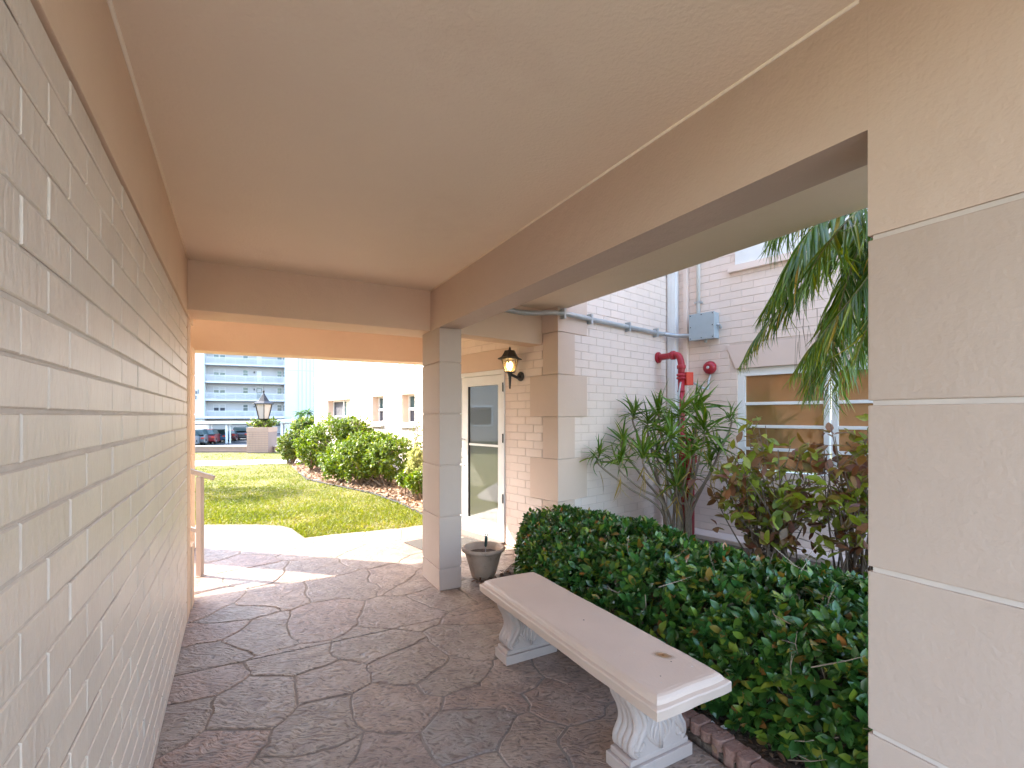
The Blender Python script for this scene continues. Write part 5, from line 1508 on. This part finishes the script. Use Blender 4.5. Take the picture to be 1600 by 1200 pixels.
# outermost leaves go first: score by facing the camera
tb_ = pos @ np.array([T.x, T.y, 0])
order_ok = ((np.linalg.norm(pos - np.repeat(pos[:1] * 0, len(pos), 0), axis=1)) > 0)
def vis_split(root, name, mname, templs, pos, dirs, ups, scl, rnd, mat, n, lim, cell=14):
    """pick, cell by cell of the picture, the nearest leaves: those that show"""
    px = 800 + F * pos[:, 0] / pos[:, 1]; py = HY - F * (pos[:, 2] - EYE) / pos[:, 1]
    ok = np.where((pos[:, 1] > 0.5) & (px > lim[0]) & (px < lim[1]) & (py > lim[2]) & (py < lim[3]))[0]
    best = {}
    for i in ok:
        k = (int(px[i] // cell), int(py[i] // cell))
        if k not in best or pos[i, 1] < pos[best[k], 1]: best[k] = i
    cand = np.array(list(best.values()))
    sel = cand[np.argsort(-(scl[cand] / pos[cand, 1]))][:n]
    rest = np.setdiff1d(np.arange(len(pos)), sel)
    singles(name, templs, pos, dirs, ups, scl, rnd, mat, root, sel)
    mass(mname, templs, pos[rest], dirs[rest], ups[rest], scl[rest], rnd[rest], mat, root)
vis_split(hedge, 'leaf', 'foliage', ht, pos, dirs, ups, scl, rnd, 'hedgeleaf', 300, (805, 1355, 780, 1195), 20)
m = MB()
for k in range(260):
    i = rng.integers(0, len(p1)); tip = Vector(p1[i]) + Vector(n1[i]) * rng.uniform(-0.04, 0.015)
    ro = Vector((tip.x, tip.y, 0.02)) + Vector((rng.uniform(-.12, .12), rng.uniform(-.12, .12), 0)) + Vector((T.x, T.y, 0)) * (0.25 if (tip.x * T.x + tip.y * T.y) < 2.3 else 0)
    mid_ = (tip + ro) / 2 + Vector(rng.normal(size=3) * 0.03)
    m.tube([ro, mid_, tip], [0.005, 0.0035, 0.0015], 4, caps=False)
for k in range(80):   # bare pale twigs that stick out
    i = rng.integers(0, len(p1)); tip = Vector(p1[i]) + Vector(n1[i]) * 0.05
    if tip.y > 3.6: continue
    dv = Vector(rdir(1, 0.3)[0]) * 0.14
    m.tube([tip - dv, tip, tip + dv * 0.4 + Vector((0.02, 0, 0.01))], [0.003, 0.0025, 0.001], 4, caps=False)
    m.tube([tip, tip + Vector(rdir(1, 0.3)[0]) * 0.06], [0.002, 0.001], 4, caps=False)
m.build('twigs', 'bark', hedge, kind='stuff')

# ---- dry leaf litter on the soil
N = 2600
d = rng.uniform(0.0, 4.2, N); t = np.where(rng.uniform(size=N) < 0.6, rng.uniform(1.84, 2.5, N), rng.uniform(2.5, 5.0, N))
pos = np.stack([d * D.x + t * T.x, d * D.y + t * T.y, rng.uniform(0.02, 0.035, N)], 1)
mass('leaf_litter', [leaf_templ(1, .45, .3, .4), leaf_templ(1, .35, .2, -.3)], pos, unit(rng.normal(size=(N, 3)) * np.array([1, 1, .15])), unit(rng.normal(size=(N, 3)) * .4 + np.array([0, 0, 1])), rng.uniform(.02, .055, N), rng.uniform(0, 1, N), 'litter')

# ---- spiky dracaena
dr = empty('dracaena', cam_pt(1065, 650, 5.35) - Vector((0, 0, EYE)), 'tall multi stemmed spiky leaved plant in front of the red standpipe', 'plant')
ros = [(936, 712, 5.3, .8), (973, 689, 5.5, .8), (970, 722, 5.2, .85), (1006, 713, 5.2, 1.0), (1012, 662, 5.6, .9), (1048, 680, 5.25, 1.15), (1100, 672, 5.25, 1.25),
       (1078, 708, 5.1, .9), (1141, 655, 5.5, .6), (1030, 645, 5.5, 1.0), (1062, 650, 5.4, 1.1), (1088, 640, 5.5, 1.1), (1122, 700, 5.4, .8), (1057, 760, 5.2, .8), (1070, 745, 5.4, .9), (1026, 700, 5.5, .9),
       (1110, 722, 5.5, .7), (1040, 725, 5.3, .8), (990, 650, 5.7, .8), (1085, 690, 5.6, 1.0)]
P_, Dd, U_, S_, R_n = [], [], [], [], []
stems = MB()
rg2 = np.random.default_rng(21)
for i, (x, y, dep, sc_r) in enumerate(ros):
    c = np.array(cam_pt(x, y, dep)); n = 30
    th = rg2.uniform(0, 2 * math.pi, n); el_a = rg2.uniform(-0.35, 1.5, n)
    dv = np.stack([np.cos(th) * np.cos(el_a), np.sin(th) * np.cos(el_a), np.sin(el_a)], 1)
    P_.append(c + np.array([0, 0, 1]) * rg2.uniform(-0.07, 0.05, (n, 1)) + dv * 0.01); Dd.append(dv); U_.append(unit(np.array([0, 0, 1.0]) + 0.4 * rg2.normal(size=(n, 3))))
    S_.append(rg2.uniform(0.26, 0.40, n) * sc_r); R_n.append(np.clip(rg2.beta(1.6, 2.6, n) + 0.15 * (dv[:, 2] < -0.2), 0, 0.999))
    base_x = 1065 + (x - 1065) * 0.16 + rg2.uniform(-16, 16)
    b = cam_pt(base_x, 650, 5.35); b.z = 0.0
    cV = Vector(c); k1 = b + (cV - b) * 0.30; k1.z = 0.55 + 0.1 * rg2.uniform(-1, 1); k1.x = b.x + (cV.x - b.x) * 0.15
    k2 = b + (cV - b) * 0.6; k2.z = (0.45 * k1.z + 0.55 * cV.z) - 0.08
    stems.tube(bez([b, k1, k2, cV - Vector((0, 0, 0.1)), cV], 5), [0.017 - 0.008 * j / 20 for j in range(21)], 6)
stems.build('stem', 'bark', dr, smooth=True)
P_, Dd, U_, S_, R_n = map(np.concatenate, (P_, Dd, U_, S_, R_n))
dt_ = [strip_templ(1, 0.082, dp, 5, .7) for dp in (0.25, 0.6, 1.0, 1.5)]
split_leaves(dr, 'leaf', 'foliage', dt_, P_, Dd, U_, S_, R_n, 'dracaena', 300, (880, 1200, 560, 860))
# hanging dry leaves under the rosettes
n = 120; k = rg2.integers(0, len(ros), n); cs = np.array([cam_pt(*ros[j][:3]) for j in k]) - np.array([0, 0, 1]) * rg2.uniform(.05, .3, (n, 1))
dv = unit(rg2.normal(size=(n, 3)) * .35 + np.array([0, 0, -1]))
mass('dry_leaves', [strip_templ(1, .06, .4, 5, .7)], cs, dv, unit(rg2.normal(size=(n, 3))), rg2.uniform(.15, .26, n), np.full(n, .99), 'dracaena', dr)

# ---- copper leaved shrubs
def stem_shrub(name, label, centres, base, nst, L, mat, lim, group=None, nleaf=5, n_single=300, seed=5, cat='shrub', bark='darkbark'):
    """branching stems from base points to tips drawn round the given centres"""
    r = empty(name, base, label, cat, group)
    rg = np.random.default_rng(seed); stems = MB(); tips = []; outs = []
    for j in range(nst):
        cx, cy, cz, rx, ry, rz = centres[rg.integers(0, len(centres))]
        v = unit(rg.normal(size=3)) * rg.uniform(.35, 1) ** .5
        tip = Vector((cx + v[0] * rx, cy + v[1] * ry, cz + v[2] * rz))
        b = Vector(base) + Vector((rg.uniform(-.3, .3), rg.uniform(-.2, .2), 0)) * (rx / 0.5)
        midp = b + (tip - b) * .5 + Vector(rg.normal(size=3)) * .05; midp.z = b.z + (tip.z - b.z) * .6
        pts = bez([b, midp, tip], 4); stems.tube(pts, [.009 - .006 * i / len(pts) for i in range(len(pts))], 5, caps=False)
        for u in (1.0, .88, .76, .64, .55):
            q = b + (tip - b) * 1.0; q = pts[min(len(pts) - 1, int(u * (len(pts) - 1)))]
            off = Vector(rg.normal(size=3)) * (0.05 if u == 1 else .09) * (L / .11)
            tips.append(q + off); outs.append(unit(np.array((tip - Vector(base)).normalized()) * .6 + rg.normal(size=3) * .8 + np.array([0, 0, .3])))
            if u < 1: stems.tube([q, q + off], [.003, .0015], 4, caps=False)
    stems.build('stems', bark, r, kind='stuff')
    tips = np.array(tips); outs = np.array(outs)
    global rng
    pos, dirs, ups, scl = clusters(tips, outs, nleaf, L, 1.0, lift=-.15, jit=.5)
    rnd = np.repeat(rg.uniform(0, 1, len(tips)), nleaf) * .55 + rg.uniform(0, 1, len(pos)) * .45
    tm = [leaf_templ(1, .52, .10, .25, .42), leaf_templ(1, .46, .16, .5, .45), leaf_templ(1, .55, .05, .05, .4)]
    if n_single:
        vis_split(r, 'leaf', 'foliage', tm, pos, dirs, ups, scl, np.clip(rnd, 0, .999), mat, n_single, lim, 12)
    else:
        mass('foliage', tm, pos, dirs, ups, scl, np.clip(rnd, 0, .999), mat, r)
    return r
b1 = cam_pt(1205, 650, 4.75); b1.z = 0.02
def cc(px, py, dep, rx, rz): v = cam_pt(px, py, dep); return (v.x, v.y, v.z, rx, .28, rz)
stem_shrub('copperleaf_shrub', 'bronze and green copper leaved shrub under the left part of the court window', [cc(1160, 750, 4.7, .30, .32), cc(1215, 700, 4.7, .32, .32), cc(1255, 770, 4.5, .28, .30), cc(1190, 815, 4.6, .38, .24)],
           b1, 50, .128, 'copper', (1090, 1357, 620, 890), 'copper leaved shrubs in the court', 3, 300, 5)
b2 = cam_pt(1335, 650, 4.45); b2.z = 0.02
stem_shrub('copperleaf_shrub', 'greener copper leaved shrub against the near right wall edge, below the palm', [cc(1330, 690, 4.3, .26, .30), cc(1305, 750, 4.3, .26, .28), cc(1350, 820, 4.2, .3, .3), cc(1380, 720, 4.2, .3, .35)],
           b2, 42, .125, 'copper', (1260, 1357, 620, 890), 'copper leaved shrubs in the court', 3, 240, 8)

# ---- palm
pc_ = Vector((3.25, 3.75, 0.0))
pm = empty('palm_tree', pc_, 'palm whose arching feathery fronds hang in front of the court window', 'palm')
m = MB(); m.tube([pc_, pc_ + Vector((0.02, 0, 1.0)), pc_ + Vector((0, 0.02, 2.1)), pc_ + Vector((0, 0, 3.1))], [.15, .12, .11, .13], 12); 
for k in range(18): m.lathe(pc_ + Vector((0.01, 0, .15 + k * .16)), [(.12, 0), (.135, .012), (.12, .025)], 12)
m.build('trunk', 'bark', pm, smooth=False)
crown = pc_ + Vector((0, 0, 3.15))
fronds = [
    ([(1440, 330, 3.7), (1380, 335, 3.7), (1310, 385, 3.8), (1245, 455, 3.9), (1190, 515, 4.0), (1156, 572, 4.05)], .34, 1.0),
    ([(1445, 290, 3.5), (1370, 285, 3.4), (1305, 320, 3.35), (1250, 385, 3.35), (1215, 455, 3.4)], .50, .3),
    ([(1445, 300, 3.5), (1395, 310, 3.4), (1350, 370, 3.3), (1315, 470, 3.25), (1300, 560, 3.2), (1298, 640, 3.2)], .40, .6),
    ([(1450, 310, 3.4), (1400, 350, 3.1), (1365, 420, 3.0), (1320, 480, 3.0), (1270, 540, 3.05), (1235, 590, 3.1)], .36, .4),
    ([(1450, 300, 3.3), (1400, 290, 2.95), (1350, 320, 2.85), (1295, 380, 2.8), (1250, 450, 2.85)], .40, .1),
    ([(1455, 320, 3.5), (1420, 380, 3.35), (1385, 460, 3.3), (1345, 540, 3.3), (1305, 610, 3.3)], .34, .5),
    ([(1455, 300, 3.6), (1420, 300, 3.6), (1375, 345, 3.65), (1330, 430, 3.7), (1290, 500, 3.75), (1262, 580, 3.8)], .40, .2),
    ([(1460, 260, 3.4), (1400, 235, 3.4), (1330, 250, 3.5), (1260, 300, 3.6), (1200, 370, 3.7)], .52, .3),
    ([(1450, 310, 3.8), (1390, 325, 3.85), (1320, 350, 3.9), (1262, 395, 3.95), (1215, 450, 4.0), (1190, 500, 4.0)], .44, .2),
    ([(1450, 330, 3.4), (1410, 360, 3.45), (1360, 420, 3.5), (1310, 490, 3.5), (1275, 560, 3.5), (1262, 620, 3.5)], .40, .6),
    ([(1455, 330, 3.2), (1430, 380, 3.0), (1395, 440, 2.9), (1360, 500, 2.85), (1335, 570, 2.85)], .34, .2),
]
rg3 = np.random.default_rng(31)
allp = []
for fi, (ctrl, LL, dry) in enumerate(fronds):
    pts = bez([cam_pt(*c) for c in ctrl], 9)
    sp = MB(); sp.tube([crown] + pts[1:], [.014] + [.011 - .009 * i / len(pts) for i in range(len(pts) - 1)], 6, caps=False)
    fo_ = sp.build('frond', 'bark' if fi in (3, 5) else 'trowel', pm, smooth=True)
    fo_.data.materials[0] = M['frondstem'] if 'frondstem' in M else M.setdefault('frondstem', pmat('frond_stem', (0.20, 0.22, 0.07), (0.30, 0.24, 0.12), 6, .5))
    P_, Dd, U_, S_, R_n = [], [], [], [], []
    tot = len(pts); step = 0.019; acc = 0
    arc = [0]
    for i in range(1, tot): arc.append(arc[-1] + (pts[i] - pts[i - 1]).length)
    n = int(arc[-1] / step)
    for j in range(n):
        s_ = (j + .5) / n * arc[-1]; u = s_ / arc[-1]
        if u < .14: continue
        i = max(k for k in range(tot - 1) if arc[k] <= s_); f = (s_ - arc[i]) / max(1e-6, arc[i + 1] - arc[i])
        p = pts[i].lerp(pts[i + 1], f); tg = (pts[min(tot - 1, i + 1)] - pts[i]).normalized()
        sdv = tg.cross(Vector((0, 0, 1)));
        if sdv.length < .1: sdv = tg.cross(Vector((0.5, 1, 0)))
        sdv.normalize()
        for sg in (-1, 1):
            fwd = .75 + .5 * u
            dv = (sdv * sg * 1.0 + tg * fwd + Vector((0, 0, -.30 - .45 * rg3.uniform())) + Vector(rg3.normal(size=3)) * .09).normalized()
            P_.append(p); Dd.append(dv); U_.append(Vector((0, 0, 1)) + Vector(rg3.normal(size=3)) * .25)
            S_.append(1.18 * LL * (math.sin(math.pi * min(1, max(0.02, (u * .86 + .12)))) ** .55) * rg3.uniform(.85, 1.1)); R_n.append(min(.999, max(0, rg3.beta(1.3, 2.5) + (.5 * dry * (rg3.uniform() < .25)))))
    allp.append((fo_, np.array([list(x) for x in P_]), unit(np.array([list(x) for x in Dd])), unit(np.array([list(x) for x in U_])), np.array(S_), np.array(R_n)))
pt_ = [strip_templ(1, .040, dp, 6, .8, .3) for dp in (.3, .55, .8, 1.1)]
for k, (fo_, a, b, c_2, d_2, e_2) in enumerate(allp):
    nn_ = 300 // len(allp)
    split_leaves(fo_, 'leaflet', 'leaflets', pt_, a, b, c_2, d_2, e_2, 'palm', nn_, (1130, 1357, 300, 700))
# fine dead threads hanging from the fronds
m = MB()
for k in range(30):
    x = rg3.uniform(1245, 1350); y = rg3.uniform(480, 560); dp = rg3.uniform(3.1, 3.6)
    a = cam_pt(x, y, dp); L_ = rg3.uniform(.2, .45)
    m.tube(bez([a, a + Vector((rg3.uniform(-.03, .03), 0, -L_ * .5)), a + Vector((rg3.uniform(-.06, .06), 0, -L_))], 4), .0016, 3, caps=False)
m.build('dead_fibres', 'bark', pm, kind='stuff')

# ---- sunlit shrubs by the white building
def blob_shrub(name, label, lobes, n, L, mat, seed, group=None, base=None):
    rg = np.random.default_rng(seed)
    c0_ = lobes[0]; r = empty(name, (c0_[0], c0_[1], 0), label, 'shrub', group)
    w_l = np.array([l[3] * l[5] for l in lobes]); w_l = w_l / w_l.sum()
    k = rg.choice(len(lobes), n, p=w_l)
    v = unit(rg.normal(size=(n, 3))); rad = rg.uniform(.55, 1.03, (n, 1)) ** .5
    lb = np.array(lobes)[k]
    bump_ = np.array([noise.noise(Vector((float(a[0] * 2.3 + kk), float(a[1] * 2.3), float(a[2] * 2.3)))) for a, kk in zip(v, k)])[:, None]
    pos = lb[:, :3] + v * rad * (1 + .35 * bump_) * lb[:, 3:6]
    pos[:, 2] = np.abs(pos[:, 2]) + .02
    global rng
    tips = pos; outs = unit(v + rg.normal(size=v.shape) * .5 + np.array([0, 0, .4]))
    p, d_, u_, s_ = clusters(tips, outs, 5, L, .9, lift=.1)
    mass('foliage', [leaf_templ(1, .42, .12, .2), leaf_templ(1, .46, .12, .4)], p, d_, u_, s_, np.clip(rg.beta(1.6, 1.8, len(p)), 0, .999), mat, r)
    m = MB()
    for j in range(46):
        i = rg.integers(0, n); l = lobes[rg.integers(0, len(lobes))]
        b = Vector((l[0] + rg.uniform(-.25, .25) * l[3], l[1] + rg.uniform(-.3, .3) * l[4], 0)); tp = Vector(pos[i])
        m.tube([b, (b + tp) / 2 + Vector(rg.normal(size=3)) * .05, tp], [.018, .012, .004], 5, caps=False)
    m.build('stems', 'darkbark', r, kind='stuff')
    return r
def lobe(px, py, dep, rpx, rpy): 
    v = cam_pt(px, py, dep); k = dep / F
    return (v.x, v.y, v.z, rpx * k, rpx * k * .9, rpy * k)
G_ = 'shrubs in the mulch bed'
blob_shrub('shrub', 'low olive green shrub at the far end of the mulch bed', [lobe(455, 697, 15.5, 20, 22), lobe(475, 690, 15.6, 16, 18)], 1300, .085, 'shrub2', 3, G_)
blob_shrub('shrub', 'tall upright shrub with loose sprigs, below the wide window', [lobe(520, 690, 13.2, 40, 38), lobe(490, 700, 13.4, 26, 32), lobe(545, 676, 13.2, 24, 22), lobe(566, 690, 13.0, 22, 28)], 2600, .085, 'shrub', 4, G_)
blob_shrub('shrub', 'broad bright green rounded shrub in the middle of the mulch bed', [lobe(565, 715, 10.9, 48, 34), lobe(528, 722, 11.2, 26, 28), lobe(610, 716, 10.6, 44, 32), lobe(590, 700, 10.9, 36, 22)], 3600, .075, 'shrub', 5, G_)
blob_shrub('shrub', 'pale yellow variegated shrub beside the column', [lobe(652, 728, 9.2, 16, 28), lobe(668, 745, 9.0, 16, 22)], 700, .07, 'varieg', 6, G_)
blob_shrub('shrub', 'small dark green shrub at the foot of the variegated one', [lobe(655, 755, 8.8, 22, 16), lobe(636, 750, 9.3, 14, 14)], 600, .065, 'shrub', 9, G_)
# sparse twiggy sprigs against the white wall
for (px0, py0, px1, py1, dep, nm, lab) in ((650, 745, 655, 655, 9.6, 10, 'sparse twiggy shrub with yellowish leaves against the white wall beside the column'),):
    v = cam_pt(px0, py0, dep)
    stem_shrub('shrub', lab, [(cam_pt(652, 680, dep).x, dep, cam_pt(652, 680, dep).z, .22, .2, .38)], (v.x, dep, 0.0), 14, .06, 'shrub2', (0, 1, 0, 1), G_, 3, 0, 12)
v = cam_pt(560, 690, 13.0)
stem_shrub('shrub', 'thin open sprigs rising above the tall shrub, left of the second window', [(cam_pt(562, 668, 12.9).x, 12.9, cam_pt(562, 668, 12.9).z, .38, .3, .36)], (v.x, 12.9, 0.3), 22, .08, 'shrub', (0, 1, 0, 1), G_, 4, 0, 13)
stem_shrub('pillar_plant', 'grassy plant growing round the foot of the lantern on the pillar', [(lc[0] - .25, lc[1], 1.25, .3, .2, .12), (lc[0] + .25, lc[1], 1.25, .3, .2, .12)], (lc[0], lc[1], 1.06), 40, .14, 'shrub2', (0, 1, 0, 1), None, 3, 0, 14, cat='plant')
# small dark palms by the far block
for i, (px, hpx, lab) in enumerate(((469, 642, 'small dark palm against the far white tower, left of the pair'), (481, 640, 'small dark palm against the far white tower, right of the pair'))):
    b = cam_pt(px, 650, 66); b.z = FZ; top = cam_pt(px, hpx + 5, 66)
    r = empty('palm_tree', b, lab, 'palm', 'small palms by the far block')
    m = MB(); m.tube([b, top], [.09, .07], 7); m.build('trunk', 'darkbark', r)
    n = 26; rgx = np.random.default_rng(i + 50); th = rgx.uniform(0, 6.28, n); el_a = rgx.uniform(-.3, 1.2, n)
    dv = np.stack([np.cos(th) * np.cos(el_a), np.sin(th) * np.cos(el_a), np.sin(el_a)], 1)
    mass('fronds', [strip_templ(1, .16, 1.6, 5, .6), strip_templ(1, .16, 1.0, 5, .6)], np.repeat(np.array([list(top)]), n, 0), dv, np.tile([0, 0, 1.0], (n, 1)) + .1 * rgx.normal(size=(n, 3)), rgx.uniform(1.2, 1.9, n), np.full(n, .05), 'palm', r)
b = cam_pt(478, 650, 40); 
blob_shrub('shrub', 'dull olive bushes beside the right hand carport', [lobe(478, 668, 34, 22, 14), lobe(500, 664, 34, 18, 14)], 700, .28, 'shrub2', 17, None)

# ---- grass
def grass(n, region, zbase, hmin, hmax, seed):
    rg = np.random.default_rng(seed); px = rg.uniform(region[0], region[1], n); 
    inv = rg.uniform(1 / region[3], 1 / region[2], n) ; y = 1 / inv
    x = (px - 800) / F * y
    return x, y, rg
x, y, rg = grass(90000, (285, 700, 5.9, 20.4), 0, .02, .05, 40)
def in_poly(px, py, poly):
    c = np.zeros(len(px), bool); j = len(poly) - 1
    for i in range(len(poly)):
        xi, yi = poly[i][0], poly[i][1]; xj, yj = poly[j][0], poly[j][1]
        cond = ((yi > py) != (yj > py)) & (px < (xj - xi) * (py - yi) / (yj - yi + 1e-12) + xi); c ^= cond; j = i
    return c
okm = ~in_poly(x, y, mb_) & ~in_poly(x, y, ap) & ~in_poly(x, y, pb)
pathpoly = [(-14, 13.4), (gnd(470, 722.5).x, gnd(470, 722.5).y), (-5.4, 17.0), (gnd(460, 717.2).x, gnd(460, 717.2).y), (-16, 15.6)]
okm &= ~in_poly(x, y, pathpoly)
x, y = x[okm], y[okm]; n = len(x)
dens = np.array([noise.noise(Vector((float(a) * 1.1, float(b) * 1.1, 0))) for a, b in zip(x, y)])
kp = rg.uniform(size=n) < np.clip(.85 + dens * 1.1, .15, 1); x, y, dens = x[kp], y[kp], dens[kp]; n = len(x)
pos = np.stack([x, y, np.full(n, -.03)], 1)
dv = unit(rg.normal(size=(n, 3)) * np.array([1.0, 1.0, .3]) + np.array([0, 0, .75]))
gt = [(np.array([(-.5, 0, 0), (.5, 0, 0), (.28, .6, -.05), (-.28, .6, -.05)], float) * np.array([.16, 1, 1]), [(0, 1, 2, 3)]), (np.array([(-.5, 0, 0), (.5, 0, 0), (.1, 1.0, -.35), (-.1, 1.0, -.35)], float) * np.array([.2, 1, 1]), [(0, 1, 2, 3)])]
rn = np.clip(rg.beta(2, 2.4, n) - dens * .45, 0, .999)
mass('grass', gt, pos, dv, unit(rg.normal(size=(n, 3))), rg.uniform(.035, .075, n), rn, 'grassblade')
# bark chips on the mulch bed
N = 16000
rg = np.random.default_rng(77); px = rg.uniform(440, 700, N); yy = 1 / rg.uniform(1 / 18.5, 1 / 7.0, N); xx = (px - 800) / F * yy
ok = in_poly(xx, yy, mb_); xx, yy = xx[ok], yy[ok]; N = len(xx)
cht = [(np.array([(-.3, 0, 0), (.3, 0, .1), (.25, 1, .15), (-.3, .9, 0)], float), [(0, 1, 2, 3)])]
mass('bark_chips', cht, np.stack([xx, yy, rg.uniform(.0, .03, N)], 1), unit(rg.normal(size=(N, 3)) * np.array([1, 1, .2])), unit(rg.normal(size=(N, 3)) * .5 + np.array([0, 0, 1])), rg.uniform(.03, .08, N), rg.uniform(0, 1, N), 'chips')

# ---- a tree outside the left edge that throws the soft shadow on the lawn
tr = empty('shade_tree', (-11.6, 11.2, 0.0), 'broadleaf tree on the lawn beyond the left building, whose shadow falls on the grass', 'tree')
m = MB(); m.tube([(-11.6, 11.2, -.03), (-11.55, 11.2, 1.6), (-11.4, 11.15, 3.0)], [.10, .08, .05], 8)
for k in range(7):
    a_ = k * .9; m.tube([(-11.5, 11.18, 2.2 + .1 * k), (-11.4 + .5 * math.cos(a_), 11.1 + .5 * math.sin(a_), 3.6 + .08 * k)], [.04, .012], 6)
m.build('trunk', 'darkbark', tr)
rt = np.random.default_rng(90); n = 1500; v = unit(rt.normal(size=(n, 3))) * rt.uniform(.3, 1, (n, 1)) ** .5 * np.array([1.35, .95, .75]) + np.array([-11.4, 11.1, 4.1])
mass('crown', [leaf_templ(1, .5, .1, .2)], v, unit(rt.normal(size=(n, 3))), unit(rt.normal(size=(n, 3)) + np.array([0, 0, 1])), rt.uniform(.10, .18, n), rt.uniform(0, 1, n), 'shrub2', tr)

# ---- a few dry leaves blown on the paving and the walk
rf = random.Random(23)
lt_v, lt_f = leaf_templ(1, .42, .25, .35)
meL = bpy.data.meshes.new('dry_leaf'); meL.from_pydata([tuple(v) for v in lt_v], [], lt_f); meL.materials.append(M['litter'])
atl = meL.attributes.new('rnd', 'FLOAT', 'FACE'); atl.data.foreach_set('value', [.35] * len(lt_f))
for k, (x_, y_, lab_) in enumerate(((885, 1048, 'curled brown leaf on the paving behind the near bench leg'), (930, 1105, 'brown leaf on the paving just left of the near bench leg'), (760, 962, 'small brown leaf on the paving between the column and the bench end'),
        (700, 1010, 'tiny dry leaf on the middle of the paving in front of the column'), (330, 1000, 'tiny dry leaf on the paving close to the left brick wall'), (800, 1090, 'small dry leaf on the open paving left of the bench middle'))):
    g_ = gnd(x_, y_, .006); o = link('dry_leaf', meL, None, loc=g_); sc_l = rf.uniform(.018, .030) if k < 2 else rf.uniform(.008, .014)
    o.scale = (sc_l,) * 3; o.rotation_euler = (rf.uniform(-.3, .3), rf.uniform(-.3, .3), rf.uniform(0, 6.28))
    tag(o, lab_, 'leaf', 'dry leaves blown on the paving')
